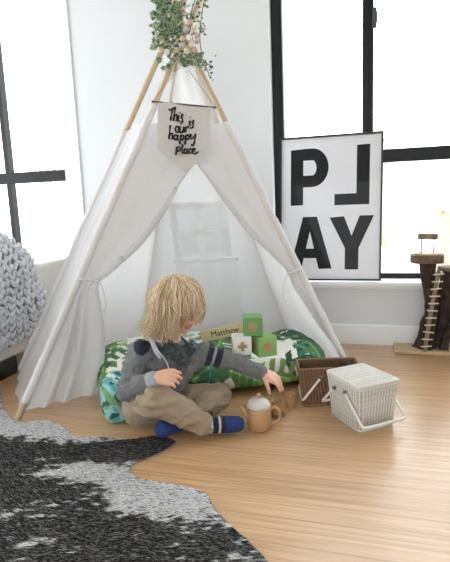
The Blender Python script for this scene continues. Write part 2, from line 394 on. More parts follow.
# knitted blanket: every stitch is a pair of fat yarn loops laid over the heap
def heap(a, b):
    """a 0..1 from the top of the heap down the side, b = y"""
    e = min(max((b-1.95)/.40, 0), 1); edge = e*e
    top = .81-.17*e**3+.02*math.sin(b*14); low = .155+.10*max(0, (2.0-b))+.06*edge
    pts = [V((-2.30, b, top-.02)), V((-2.05, b, top+.0)), V((-1.90, b, top-.03)), V((-1.79, b, top-.13)), V((-1.735-.0*edge, b, top-.27)), V((-1.728, b, .32)), V((-1.742, b, low))]
    return pts
bl = MB(); NCOL = 18
yarn = (206, 208, 213)
for c_ in range(NCOL):
    b0 = 1.56+c_*.045
    path = resample(crom(heap(0, b0), 5), 60)
    Ltot = sum((q-p).length for p, q in zip(path, path[1:])); ns = int(Ltot/.036)
    for s_ in range(ns):
        i = (s_+.5)/ns*59; i0 = int(i); p = path[i0].lerp(path[min(i0+1, 59)], i-i0); tdir = (path[min(i0+1, 59)]-path[max(i0-1, 0)]).normalized()
        w_ = nz(p, 5.5)*.07; p = p+V((0, w_+.5*nz(p, 13, 3)*.02, nz(p, 9, 8)*.012))
        nrm = V((0, 1, 0)).cross(tdir)
        if nrm.x < 0 and nrm.z < .2: nrm = -nrm
        if nrm.z < 0 and abs(nrm.z) > .5: nrm = -nrm
        p = p+nrm*(.004+.024*nz(p, 7, 4)+.012*nz(p, 22, 2)); yd = V((0, 1, 0))
        for sd in (-1, 1):
            tw = sd*(.62+.2*random.uniform(-1, 1)); ax = (tdir*math.cos(tw)-yd*math.sin(tw)).normalized(); ay = nrm.cross(ax).normalized()
            R = Matrix((ax, ay, nrm)).transposed(); bl.ball(p+yd*sd*.0105+nrm*random.uniform(-.002, .004), (.0275+.004*random.random(), .0115, .0135), 8, R=R)
bl_o = obj('knitted_blanket', bl, mat('chunky_wool', (220, 222, 228), .9, bump=(240, .5), sheen=.2))
tag(bl_o, 'chunky knitted pale grey wool blanket heaped over the couch corner', 'blanket')
# backing layer under the loops so that the heap is solid
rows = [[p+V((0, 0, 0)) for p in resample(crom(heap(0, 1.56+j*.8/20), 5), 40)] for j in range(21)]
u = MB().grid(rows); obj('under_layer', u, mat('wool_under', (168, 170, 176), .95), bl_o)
# ------------------------------------------------------------------ teepee
FOOT = {'ML': V((-1.744, 2.103, 0)), 'FL': V((-1.373, 1.62, 0)), 'BL': V((-1.284, 2.589, 0)), 'FR': V((-.092, 2.367, 0)), 'BR': V((-.421, 2.699, 0))}
CRS = {'ML': V((-.883, 2.221, 1.534)), 'FL': V((-.798, 2.160, 1.483)), 'BL': V((-.841, 2.268, 1.504)), 'FR': V((-.777, 2.197, 1.519)), 'BR': V((-.80, 2.285, 1.506))}
def pole(k_, z): return FOOT[k_]+(CRS[k_]-FOOT[k_])*(z/CRS[k_].z)
tp = thing('play_teepee', 'white cotton play teepee with wooden poles and tied back door flaps', 'teepee', (-.95, 2.2, 0))
m_pole = mat('pine_pole', (208, 184, 154), .5, var=(9, .18, (1, 1, .25)))
m_cot = mat('white_cotton', (250, 250, 251), .8, transl=.62, bump=(70, .12))
m_door = mat('natural_cotton', (229, 227, 227), .85, transl=.28, bump=(60, .25))
m_sheer = mat('white_cotton_thin', (242, 242, 245), .8, transl=.6, transp=.22, bump=(70, .10))
m_slv = mat('cotton_sleeve', (224, 221, 220), .85, bump=(90, .5))
for k_ in FOOT:
    zt = {'ML': 1.72, 'FL': 1.78, 'BL': 1.74, 'FR': 1.76, 'BR': 1.72}[k_]
    off_ = V((0, 0, 0))
    if k_ in ('BL', 'BR'): off_ = FOOT[k_]-V((-.95, 2.15, 0)); off_ = off_.normalized()*.02
    mb = MB().tube([pole(k_, z)+off_ for z in (0.004, .4, .8, 1.2, zt-.004, zt)], [.0125, .0125, .0125, .0125, .0125, .010], 14)
    obj('pole', mb, m_pole, tp)
    ztop = {'ML': 1.17, 'FL': 1.25, 'BL': 1.43, 'FR': 1.18, 'BR': 1.43}[k_]; z0 = .07 if k_ == 'FL' else .03
    pts = []; rr = []
    for i in range(90):
        z = z0+(ztop-z0)*i/89; p = pole(k_, z); q = (nz(p, 38, 2)*.5+nz(p, 90, 2)*.6)
        pts.append(p+off_+V((nz(p, 9)*.004, nz(p, 9, 3)*.004, 0))); rr.append(.0165+.0035*q)
    obj('pole_sleeve', MB().tube(pts, rr, 12), m_cot if k_ in ('BL', 'BR') else m_slv, tp)
def panel(a, b, z0, z1, nu=26, nv=50, sag=0, fold=.006, ph=0, nrm=None, zf=None):
    rows = []
    for j in range(nv+1):
        row = []
        for i in range(nu+1):
            s = i/nu; zz0 = z0+(zf(s) if zf else 0); z = zz0+(z1-zz0)*j/nv
            A, B = pole(a, z), pole(b, z); p = A.lerp(B, s); n_ = nrm or V((0, 0, 1)).cross(B-A).normalized()
            wv = math.sin(PI*s); w_ = (nz(V((s*3+ph, z*1.5, 0)), 1.6)*1.6+.5*math.sin(s*19+ph+z*3))*fold
            row.append(p+n_*(sag*wv*(1-.4*z)+w_*wv**.5))
        rows.append(row)
    return MB().grid(rows)
obj('side_panel', panel('ML', 'FL', .03, 1.17, sag=-.015, fold=.010, ph=1), m_sheer, tp)
obj('side_panel', panel('BL', 'ML', .02, 1.2, sag=-.01, fold=.006, ph=2), m_cot, tp)
obj('side_panel', panel('FR', 'BR', .02, 1.18, sag=-.02, fold=.008, ph=5), m_cot, tp)
# back panel with a four-pane window opening
XB = [-.995, -.955, -.868, -.832, -.742, -.700]; ZB = [.555, .575, .672, .698, .806, .838]
def backpt(x, z, off=0):
    A, B = pole('BL', z), pole('BR', z); s = (x-A.x)/(B.x-A.x); n_ = V((0, 0, 1)).cross(B-A).normalized()
    return A.lerp(B, s)+n_*(off+math.sin(PI*min(max(s, 0), 1))*.006*math.sin(s*9+z*14))
def xs_row(z):
    zc = min(max(z, ZB[0]), ZB[-1]); A, B = pole('BL', zc), pole('BR', zc); fr_ = [(x-A.x)/(B.x-A.x) for x in XB]
    A2, B2 = pole('BL', z), pole('BR', z); br_ = [0]+fr_+[1]; xs = []; tags = []
    sub = [6, 2, 4, 2, 4, 2, 4]
    for q in range(7):
        for r_ in range(sub[q]): xs.append(A2.x+(B2.x-A2.x)*(br_[q]+(br_[q+1]-br_[q])*r_/sub[q])); tags.append(q)
    xs.append(B2.x); return xs, tags
zs = []; zt_ = []
zbk = [.01]+ZB+[1.43]; subz = [22, 2, 5, 2, 5, 2, 18]
for q in range(7):
    for r_ in range(subz[q]): zs.append(zbk[q]+(zbk[q+1]-zbk[q])*r_/subz[q]); zt_.append(q)
zs.append(1.43)
mb = MB(); rows = [[backpt(x, z) for x in xs_row(z)[0]] for z in zs]; tg = xs_row(.7)[1]; n_ = len(rows[0])
fs = [(i*n_+k_, i*n_+k_+1, (i+1)*n_+k_+1, (i+1)*n_+k_) for i in range(len(zs)-1) for k_ in range(n_-1) if not (tg[k_] in (2, 4) and zt_[i] in (2, 4))]
mb.add([p for r_ in rows for p in r_], fs); bp_ = obj('back_panel', mb, m_cot, tp)
m_tape = mat('window_tape', (244, 244, 243), .85, transl=.45)
wf = MB()
def strip(x0, x1, z0, z1, off=-.006):
    nx = 10; rows = [[backpt(x0+(x1-x0)*i/nx, z0+(z1-z0)*j/4, off)+V((0, 0, .003*nz(V((x0+(x1-x0)*i/nx, z0, 1)), 40))) for i in range(nx+1)] for j in range(5)]
    wf.grid(rows)
for a_, b_ in ((0, 1), (2, 3), (4, 5)): strip(XB[a_], XB[b_], ZB[0], ZB[5])
for a_, b_ in ((0, 1), (2, 3), (4, 5)): strip(XB[0], XB[5], ZB[a_], ZB[b_], -.008)
obj('window_frame', wf, m_tape, bp_)
fl = MB(); fl.grid([[backpt(-1.0+.325*i/12, .10+.43*j/14, -.012+.006*math.sin(i*.9)) for i in range(13)] for j in range(15)])
fl.tube([backpt(-1.005+.335*i/10, .537+.004*math.sin(i*2), -.016) for i in range(11)], .008, 8)
obj('window_flap', fl, m_cot, bp_)

# front door flaps
nF = (FOOT['FR']-FOOT['FL']).cross(pole('FL', 1.3)-FOOT['FL']).normalized()
if nF.dot(FW) > 0: nF = -nF
def flap(pole_k, zt, zb, edge, fold_top, fold_low, tie_i, ph, nu=30, nv=90, sgn=1):
    outer = resample([pole(pole_k, zt+(zb-zt)*i/20) for i in range(21)], nv)
    # arc-length above / below the tie handled separately so the gather stays at the tie
    inner = resample(crom(edge, 6), nv)
    mb = MB(); rows = []
    for j in range(nv):
        t_ = j/(nv-1); row = []
        for i in range(nu+1):
            s = i/nu; p = outer[j].lerp(inner[j], s); g = abs(t_-tie_i)
            amp = (fold_top*(1-math.exp(-g*5)) if t_ < tie_i else fold_low*min(1, g*6))
            w_ = (math.sin(s*PI*(6.5 if t_ > tie_i else 2.0)+ph+t_*1.5)+(.5*math.sin(s*31+t_*4) if t_ > tie_i else 0))*amp+nz(p, 9, ph)*.006
            row.append(p+nF*(w_*math.sin(PI*min(s*1.0, 1))**.5*1.0 - (.012 if t_ > tie_i else 0)*s))
        rows.append(row)
    mb.grid(rows)
    # rolled hem along the free edge
    mb.tube([r_[-1] for r_ in rows], .0045, 8)
    return mb
pf = FOOT['FL']
def F_(x, y, off=0): return on_plane(x, y, pf+nF*off, nF)
apex = F_(190, 163)
EL = [F_(199, 122), F_(194, 145), F_(189, 168), F_(176, 188), F_(161, 214), F_(145, 236), F_(128, 254), F_(111, 270), F_(98, 282), F_(100, 305, -.01), F_(104, 335, -.02), F_(103, 365, -.03), F_(97, 394, -.04)]
ER = [F_(183, 122), F_(190, 145), F_(196, 161), F_(207, 176), F_(222, 196), F_(240, 219), F_(258, 240), F_(276, 258), F_(289, 272), F_(295, 286, -.01), F_(305, 302, -.01), F_(322, 328, -.01), F_(343, 354, -.01)]
def bottom_fix(mb, nu): return mb
obj('door_flap', flap('FL', 1.17, .035, EL, .014, .022, .60, .5), m_door, tp)
obj('door_flap', flap('FR', 1.17, .06, ER, .012, .010, .62, 2.0), m_door, tp)
# gathered band folded along each flap edge, and the tie cord with its toggle
for nm, pts, r0 in (('flap_band', EL[3:9], .015), ('flap_band', ER[3:9], .013)):
    cp = crom(pts, 6); obj(nm, MB().tube([p+nF*.006 for p in cp], [r0*(.35+.65*math.sin(PI*min(1, (i+3)/len(cp))))*(1+.25*nz(p, 30)) for i, p in enumerate(cp)], 10, flat=.45, nrm=nF), m_door, tp)
def tie(x, y, sx, k_):
    a = F_(x, y, .012); mb = MB(); q = pole(k_, a.z+.012)
    mb.tube(crom([a+nF*.012, (a+q)/2+nF*.016, q+nF*.016, q-nF*.018, (a+q)/2-nF*.018, a-nF*.02, a+nF*.012], 6), .0042, 6)
    mb.tube(crom([a+nF*.014, a+V((sx*.018, 0, -.03)), a+V((sx*.03, 0, -.10)), a+V((sx*.012, .0, -.13))], 5), .0026, 6)
    mb.ball(a+nF*.016, (.008, .008, .008), 8)
    obj('flap_tie', mb, m_slv, tp)
tie(98, 281, 1, 'FL'); tie(289, 273, -1, 'FR')
mb = MB(); a = F_(121, 258, .012); mb.box(a, (.022, .004, .016)); mb.ball(a+nF*.006, .006, 8)
obj('flap_toggle', mb, m_slv, tp)

# ------------------------------------------------------------------ banner
dF = (FOOT['FR']-FOOT['FL']); dF.z = 0; dF.normalize()
nB = V((dF.y, -dF.x, 0)).normalized()
if nB.dot(FW) > 0: nB = -nB
pB = V((-.80, 2.02, 1.2))
def B_(x, y, off=0): return on_plane(x, y, pB, nB)+nB*off
bn = thing('linen_banner', 'small grey linen pennant with black brush lettering hanging at the teepee door', 'banner', B_(182, 170))
TL, TR, ML_, MR_, TIP = B_(157.5, 101.5), B_(210.5, 106), B_(157.5, 149.5), B_(210, 149.5), B_(186, 173.5)
def bq(p, off): return p+nB*off
cl = MB(); nx = 14
rowsf = []; rowsb = []
for j in range(19):
    row = []
    if j <= 10: A, B = TL.lerp(ML_, j/10), TR.lerp(MR_, j/10)
    else: q = (j-10)/8; A, B = ML_.lerp(TIP, q*.999), MR_.lerp(TIP, q*.999)
    rowsf.append([A.lerp(B, i/nx)+nB*(.0025*math.sin(i*.5+j*.12)+.0015) for i in range(nx+1)]); rowsb.append([p-nB*.003 for p in rowsf[-1]])
cl.grid(rowsf); cl.grid(rowsb)
loop_ = [r_[0] for r_ in rowsf]+[r_[-1] for r_ in reversed(rowsf)]; lb = [p-nB*.003 for p in loop_]; cl.grid([loop_, lb])
cloth = obj('cloth', cl, mat('grey_linen', (213, 210, 207), .9, bump=(400, .25), var=(60, .06)), bn)
rd = MB(); a, b_ = B_(152.5, 101.5), B_(215.5, 107.5); rd.tube([a, b_], .0035, 8); rd.ball(a, .005, 8); rd.ball(b_, .005, 8)
obj('rod', rd, mat('dark_rod', (92, 86, 80), .5), bn)
st = MB(); apx = B_(183, 62); st.tube([b_, apx], .0011, 5); st.tube([a, apx], .0009, 5)
obj('cord', st, mat('grey_cord', (110, 108, 108), .8), bn)
def arcp(cx, cy, rx, ry, a0=0, a1=360, n=12): return [(cx+rx*math.cos(math.radians(a0+(a1-a0)*i/n)), cy+ry*math.sin(math.radians(a0+(a1-a0)*i/n))) for i in range(n+1)]
STR = [[(118, 99), (135, 92), (167, 84)], [(141, 90), (137, 130), (131, 166)],
       [(161, 76), (156, 120), (150, 168)], [(152, 145), (163, 127), (172, 136), (170, 168)], [(184, 132), (181, 160), (188, 172)], [(189, 113), (191, 117)],
       [(212, 126), (200, 136), (207, 155), (206, 178), (192, 183)], [(256, 166), (253, 188), (260, 198)], [(257, 140), (260, 145)], [(284, 166), (270, 172), (276, 190), (272, 212), (255, 212)],
       arcp(173, 222, 11, 19), [(192, 202), (190, 232), (200, 243), (212, 232), (216, 204), (215, 242)], [(228, 206), (226, 240)], [(228, 218), (238, 204), (250, 211)],
       [(130, 193), (125, 240), (120, 287)], [(123, 264), (135, 246), (144, 256), (143, 287)], arcp(164, 273, 11, 15), [(177, 256), (175, 284), (184, 288)],
       [(197, 258), (193, 288), (190, 318)], arcp(206, 274, 10, 15), [(230, 256), (226, 290), (222, 320)], arcp(240, 272, 10, 15), [(260, 250), (260, 272), (270, 282), (284, 268)], [(291, 249), (287, 290), (277, 326), (263, 318)],
       [(171, 334), (168, 360), (166, 386)], arcp(183, 348, 12, 14), [(209, 317), (205, 360), (214, 378)], arcp(228, 361, 10, 14), [(240, 348), (239, 370), (246, 378)],
       [(265, 346), (252, 350), (248, 366), (262, 377)], [(272, 364), (287, 356), (283, 344), (272, 350), (270, 370), (287, 379), (312, 364)]]
lt = MB()
for s_ in STR:
    pts = [B_(150+x/6.43, 95+y/6.43, .0045) for x, y in s_]
    pts = crom(pts, 3) if len(pts) > 2 else pts
    lt.tube(pts, [.0041+.0014*math.sin(i*1.7) for i in range(len(pts))], 6, flat=.35, nrm=nB)
obj('lettering', lt, mat('black_ink', (16, 16, 18), .6), cloth)

# ------------------------------------------------------------------ ivy and bead garland at the crossing
iv = thing('ivy_plant', 'variegated trailing ivy wound around the top of the teepee poles', 'plant', P(178, 60, 2.15))
vn = MB(); VINES = [[(160, -8), (163, 20), (158, 45)], [(172, -8), (170, 25), (176, 55), (182, 64)], [(183, -6), (176, 20), (166, 40)], [(198, -8), (190, 20), (196, 50), (206, 68)], [(205, -6), (200, 30), (202, 55), (209, 74)], [(158, 10), (156, 30), (160, 48)], [(186, 52), (200, 60), (212, 66)], [(170, 5), (185, 12), (199, 22), (203, 33)]]
for k_, v_ in enumerate(VINES):
    pp = crom([P(x, y, 2.13+.02*(k_ % 3)+.02*math.sin(j*2.3)) for j, (x, y) in enumerate(v_)], 6); vn.tube(pp, .0022, 5)
obj('stems', vn, mat('ivy_stem', (140, 120, 88), .7), iv)
lf = MB()
def ivy_leaf(c, s, nrm, up):
    nrm = nrm.normalized(); up = (up-nrm*up.dot(nrm)).normalized(); sd = nrm.cross(up)
    out = [(0, 1), (.22, .45), (.62, .58), (.5, .12), (.78, -.3), (.3, -.35), (0, -.55), (-.3, -.35), (-.78, -.3), (-.5, .12), (-.62, .58), (-.22, .45)]
    g = random.choice([(82, 116, 78), (104, 136, 94), (66, 98, 70), (128, 152, 108), (92, 120, 98)]); rim = random.choice([(222, 226, 200), (206, 216, 184), (140, 164, 120), (232, 232, 212)])
    n = len(lf.v); o_ = [c+(sd*x+up*y)*s-nrm*(abs(x)*.18*s) for x, y in out]; i_ = [c+(sd*x+up*y)*s*.68+nrm*.06*s for x, y in out]
    lf.add([c+nrm*.08*s], [], lin(g)); lf.add(i_, [], lin(g)); lf.add(o_, [], lin(rim))
    for k_ in range(12):
        k2 = (k_+1) % 12; lf.f.append((n, n+1+k_, n+1+k2)); lf.f.append((n+1+k_, n+13+k_, n+13+k2, n+1+k2))
def scatter(n, cx, cy, sx, sy, smin=.013, smax=.024, dd=.05):
    for _ in range(n):
        x, y = random.gauss(cx, sx), random.gauss(cy, sy); c = P(x, y, 2.13+random.uniform(-dd, dd*.6))
        nr = (-FW+V((random.uniform(-.8, .8), random.uniform(-.8, .8), random.uniform(-.2, .9)))); ivy_leaf(c, random.uniform(smin, smax), nr, V((random.uniform(-1, 1), random.uniform(-.5, .5), random.uniform(-1, .6))))
scatter(150, 170, 25, 8, 12); scatter(38, 160, 30, 4, 12); scatter(40, 163, 4, 6, 6); scatter(45, 186, 60, 8, 4); scatter(28, 203, 63, 6, 5, .008, .015); scatter(18, 198, 14, 5, 8, .008, .014)
scatter(10, 202, 28, 2.5, 3, .008, .013); scatter(10, 184, 3, 4, 3, .008, .014); scatter(12, 189, 30, 5, 9, .008, .013); scatter(8, 205, 1, 3, 2, .007, .012); scatter(16, 173, 46, 6, 4); scatter(6, 209, 73, 2, 3, .006, .010)
o = obj('leaves', lf, mat('ivy_leaf', (255, 255, 255), .5, attr='col', transl=.25), iv, False, True); o['kind'] = 'stuff'
gd = thing('bead_garland', 'wooden bead garland in blush, white and grey among the ivy', 'garland', P(190, 60, 2.06))
BD = [(162, 51, 'tan', 3.0), (167, 52, 'white', 3.0), (186, 29.5, 'lilac', 3.2), (190, 23, 'pink', 3), (193, 32, 'pink', 2.8), (183, 39, 'tan', 3), (189, 38, 'white', 3.2), (182, 46, 'lilac', 3.2), (192, 45, 'cream', 3.2), (197, 35, 'pink', 2.6), (197, 41, 'pink', 2.8), (195, 27, 'cream', 2.6), (187, 51, 'cream', 3), (195, 50, 'tan', 2.8), (177, 50, 'tan', 2.6)]
BC = {'tan': (206, 176, 146), 'white': (232, 228, 224), 'lilac': (184, 182, 190), 'pink': (200, 172, 158), 'cream': (226, 214, 190)}
gs = MB(); gs.tube(crom([P(x, y, 2.075) for x, y, c_, r_ in BD], 4), .0012, 5); obj('string', gs, mat('garland_string', (210, 200, 180), .8), gd)
for x, y, c_, r_ in BD:
    obj('bead', MB().ball(P(x, y, 2.07), r_*.0041, 14), mat('bead_'+c_, BC[c_], .45), gd)

# ------------------------------------------------------------------ PLAY poster leaning on the window sill
pTL, pTR, pBR, pBL = V((-.505, 2.93, 1.168)), V((.050, 2.93, 1.168)), V((.041, 2.862, .373)), V((-.514, 2.862, .373))
ex_ = (pTR-pTL).normalized(); ey_ = (pTL-pBL).normalized(); ez_ = ex_.cross(ey_).normalized(); PW = (pTR-pTL).length; PH = (pTL-pBL).length
if ez_.y > 0: ez_ = -ez_
ps = thing('framed_poster', 'black framed poster reading PLAY leaning on the window sill', 'poster', pBL)
def PL(u_, v_, o_=0): return pTL+ex_*(u_*PW)-ey_*(v_*PH)+ez_*o_
Rp = Matrix((ex_, ey_, ez_)).transposed()
fm = MB(); fw_ = .0105
fm.box(PL(.5, 0, 0)-ey_*fw_/2, (PW, fw_, .022), Rp); fm.box(PL(.5, 1, 0)+ey_*fw_/2, (PW, fw_, .022), Rp)
fm.box(PL(0, .5, 0)+ex_*fw_/2, (fw_, PH-2*fw_, .022), Rp); fm.box(PL(1, .5, 0)-ex_*fw_/2, (fw_, PH-2*fw_, .022), Rp)
obj('frame', fm, mat('poster_frame', (26, 26, 28), .4), ps, False)
obj('print', MB().box(PL(.5, .5, -.002), (PW-.012, PH-.012, .006), Rp), mat('poster_paper', (226, 228, 234), .5, coat=.2), ps, False)
lt = MB()
def poly(pts, o_=.0016): lt.prism([(x*PW, -y*PH) for x, y in pts], pTL, ex_, ey_, ez_, o_)
# P with its counter, drawn as stem plus bowl ring
poly([(.11, .088), (.235, .084), (.235, .47), (.11, .472)])
def bowl(cx, cy, ro, ri, n=14):
    O = [(.235, cy-ro[1])]+[(cx+ro[0]*math.cos(a), cy+ro[1]*math.sin(a)) for a in [(-PI/2+PI*i/n) for i in range(n+1)]]+[(.235, cy+ro[1])]
    I = [(.235, cy-ri[1])]+[(cx+ri[0]*math.cos(a), cy+ri[1]*math.sin(a)) for a in [(-PI/2+PI*i/n) for i in range(n+1)]]+[(.235, cy+ri[1])]
    for i in range(len(O)-1): poly([O[i], O[i+1], I[i+1], I[i]])
bowl(.325, .215, (.160, .132), (.040, .052))
poly([(.755, .078), (.878, .076), (.878, .478), (.545, .478), (.545, .402), (.755, .402)])
poly([(.235, .553), (.375, .553), (.525, .915), (.395, .918), (.305, .655), (.245, .840), (.222, .918), (.105, .918)])
poly([(.235, .775), (.372, .775), (.372, .842), (.235, .842)])
poly([(.50, .562), (.640, .556), (.715, .690), (.790, .553), (.925, .553), (.782, .775), (.782, .922), (.652, .922), (.652, .775)])
obj('lettering', lt, mat('poster_ink', (20, 21, 23), .5, coat=.12, spec=.2), ps, False)

# ------------------------------------------------------------------ leaf print floor mattress
def pillow_grid(A, d, w_, L_, T_, taper, nu, nv, wr):
    """closed rounded cushion: A front-left corner, d long axis, w_ depth axis (horizontal unit vectors)"""
    rows = []; uv = []
    for i in range(nu+1):
        s = i/nu; row = []
        e = (1-abs(2*s-1)**8)**.5
        for j in range(nv+1):
            a = 2*PI*j/nv; ca, sa = math.cos(a), math.sin(a)
            px = math.copysign(abs(ca)**.55, ca); pz = math.copysign(abs(sa)**.75, sa)
            y_ = .5-.5*px*e**.35
            H_ = T_*taper(s, y_)
            p = A+d*(s*L_)+w_*(y_*L_w)+V((0, 0, H_*.5+H_*.5*pz*e**.6))
            row.append(p)
        rows.append(row)
    return rows
mA = V((-1.07, 1.735, 0)); md = V((.865, .485, 0)).normalized(); mw = V((-md.y, md.x, 0)); L_w = .50; mL = 1.04
def tpf(s, y_): return 1.0-.38*max(0, s-.25)*(.4+.6*y_)-.12*math.cos(s*9)*y_ + .06*math.sin(s*14+1)
NU, NV = 300, 220
rows = pillow_grid(mA, md, mw, mL, .205, tpf, NU, NV, 0)
LEAF = []
lr = random.Random(23)
GREENS = [(58, 104, 62), (36, 78, 54), (92, 130, 72), (120, 148, 88), (58, 112, 90), (26, 58, 44), (78, 120, 80), (196, 206, 176)]
for i in range(59):
    LEAF.append((lr.uniform(-.05, 1.1), lr.uniform(-.15, .85), lr.uniform(0, 2*PI), lr.uniform(.22, .42), lr.uniform(.045, .095), lr.choice(GREENS), lr.random() < .85, lr.uniform(26, 44)))
def leaf_col(u_, v_):
    col = (232, 234, 226)
    for lx, ly, an, ln, wd, g, mon, fq in LEAF:
        dx, dy = u_-lx, v_-ly
        if dx*dx+dy*dy > ln*ln: continue
        c_, s_ = math.cos(an), math.sin(an); a = (dx*c_+dy*s_)/ln; b_ = (-dx*s_+dy*c_)/wd+.4*a*a
        if a < 0 or a > 1: continue
        wid = math.sin(PI*a**.8)**.7
        ab = abs(b_)
        if ab > wid: continue
        vein = math.sin(a*fq-ab*2.2)
        if mon and vein > .1 and ab > .25*wid: continue
        k_ = 1.0 if ab > .08 else 1.45
        if vein > .55 and not mon: k_ *= 1.25
        if b_ < 0: k_ *= .86
        col = tuple(min(255, c2*k_) for c2 in g)
    return col
mb = MB(); cols = []
for i in range(NU+1):
    for j in range(NV+1):
        p = rows[i][j]; 
        # surface coordinates: along the mattress and over its front/top
        du = (p-mA).dot(md); dv = (p-mA).dot(mw)+p.z*.9
        cols.append(lin(leaf_col(du, dv)))
        q = nz(p, 7)*.012+nz(p, 18, 4)*.006+.004*math.sin((p-mA).dot(md)*45+nz(p, 6)*6)*max(0, 1-(p-mA).dot(mw)*5)
        n_ = V((0, 0, 1)) if p.z > .12 else (-mw+V((0, 0, .3)))
        rows[i][j] = p+n_*q
        if rows[i][j].z < .002: rows[i][j].z = .002
mb.grid(rows); mb.c = cols
mt = obj('floor_mattress', mb, mat('leaf_print_cotton', (255, 255, 255), .8, attr='col'), None, True, True)
tag(mt, 'thick floor mattress with green tropical leaf print inside the teepee', 'mattress')
# teal side pillow
def lumpy(c, r, R, name, m, colf, n=90, seed=0, pw=.8):
    mb = MB(); cols = []; rows = []
    for i in range(n+1):
        t_ = PI*i/n; row = []
        for j in range(n+1):
            a = 2*PI*j/n; st_, ct_ = max(math.sin(t_), .002)**pw, math.cos(t_); ca, sa = math.cos(a), math.sin(a)
            q = V((r[0]*st_*math.copysign(abs(ca)**pw, ca), r[1]*st_*math.copysign(abs(sa)**pw, sa), r[2]*math.copysign(abs(ct_)**pw, ct_)))
            q *= 1+.10*nz(q, 16, seed)+.05*nz(q, 40, seed); p = R @ q+V(c); p.z = max(p.z, .003); row.append(p); cols.append(colf(q))
        rows.append(row)
    mb.grid(rows); mb.c = cols; return obj(name, mb, m, None, True, True)
def teal(q):
    n1 = nz(q, 22, 3); n2 = nz(q, 34, 9); n3 = nz(q, 15, 21)
    if n2 > .28: return lin((40, 88, 92))
    if n1 > .18: return lin((92, 172, 178))
    if n3 > .2: return lin((214, 228, 216))
    if n1 < -.22: return lin((120, 160, 110))
    return lin((150, 200, 196))
cT = P(114, 388, 2.03); cT.z = .088
o = lumpy(cT, (.055, .10, .094), Matrix.Rotation(.5, 3, 'Z'), 'teal_cushion', mat('teal_print_cotton', (255, 255, 255), .8, attr='col'), teal, seed=2)
tag(o, 'small teal and mint patterned cushion on the floor behind the child', 'cushion')

# ------------------------------------------------------------------ play blocks and name sign
def block(name, c, s, rot, base, mark, label, grp='wooden play blocks on the mattress'):
    t = thing(name, label, 'block', (c[0], c[1], c[2]-s/2), grp); R = Matrix.Rotation(rot, 3, 'Z')
    obj('block_body', MB().box(c, (s, s, s), R, bev=.004), base, t)
    for k_ in (0, 1, 3):
        mb = MB(); Rk = R @ Matrix.Rotation(k_*PI/2, 3, 'Z'); fy = V(c)+Rk @ V((0, -s/2-.0006, 0))
        mb.box(fy, (s*.50, .002, s*.19), Rk); mb.box(fy, (s*.19, .002, s*.50), Rk)
        if mark == 2:
            for sx in (-1, 1):
                for sz in (-1, 1): mb.box(fy+Rk @ V((sx*s*.13, 0, sz*s*.13)), (s*.12, .002, s*.12), Rk)
        obj('cross_mark', mb, mat('wood_mark', (186, 152, 112), .6), t, False)
    return t
m_g1 = mat('block_green', (104, 158, 88), .5); m_g2 = mat('block_light_green', (134, 178, 104), .5); m_w = mat('block_white', (232, 232, 228), .5)
# three blocks
bd = 2.02; rb = math.radians(20)
s0 = .074
cW = P(241.5, 344, 2.06); cG = P(264, 344.5, 2.07); cTp = P(252.7, 324.5, 2.065)
block('play_block', cW, s0, rb, m_w, 1, 'white wooden block with a wood coloured cross beside the arm')
block('play_block', cG, s0+.006, rb+.25, m_g2, 2, 'light green wooden block with a cross, right of the white block')
block('play_block', cTp, s0+.003, rb-.1, m_g1, 2, 'green wooden block with a cross, stacked on top of the two lower blocks')
a, b_ = P(201, 337, 2.115), P(243, 328, 2.145); xd = (b_-a).normalized(); nd = -FW; nd = (nd-xd*nd.dot(xd)).normalized(); zd = nd.cross(xd)
if zd.z < 0: zd = -zd
Rn = Matrix((xd, -nd, zd)).transposed()
ns_ = thing('name_sign', 'long pale wooden sign with a black name, lying behind the blocks', 'sign', a)
obj('board', MB().box((a+b_)/2, ((b_-a).length, .012, .047), Rn, bev=.003), mat('pale_board', (206, 190, 146), .6, var=(14, .12, (1, 1, 6))), ns_)
cu = bpy.data.curves.new('name_text', 'FONT'); cu.body = 'Matthew'; cu.size = .034; cu.extrude = .0008; cu.align_x = 'CENTER'; cu.align_y = 'CENTER'; cu.resolution_u = 3
to = bpy.data.objects.new('tmp', cu); C.objects.link(to); bpy.context.view_layer.update()
tm = bpy.data.meshes.new_from_object(to.evaluated_get(bpy.context.evaluated_depsgraph_get())); bpy.data.objects.remove(to)
Mt = Matrix((xd, zd, nd)).transposed().to_4x4(); Mt.translation = a.lerp(b_, .56)+nd*.0072; tm.transform(Mt); tm.materials.clear(); tm.materials.append(mat('black_ink'))
obj('lettering', tm, None, ns_)

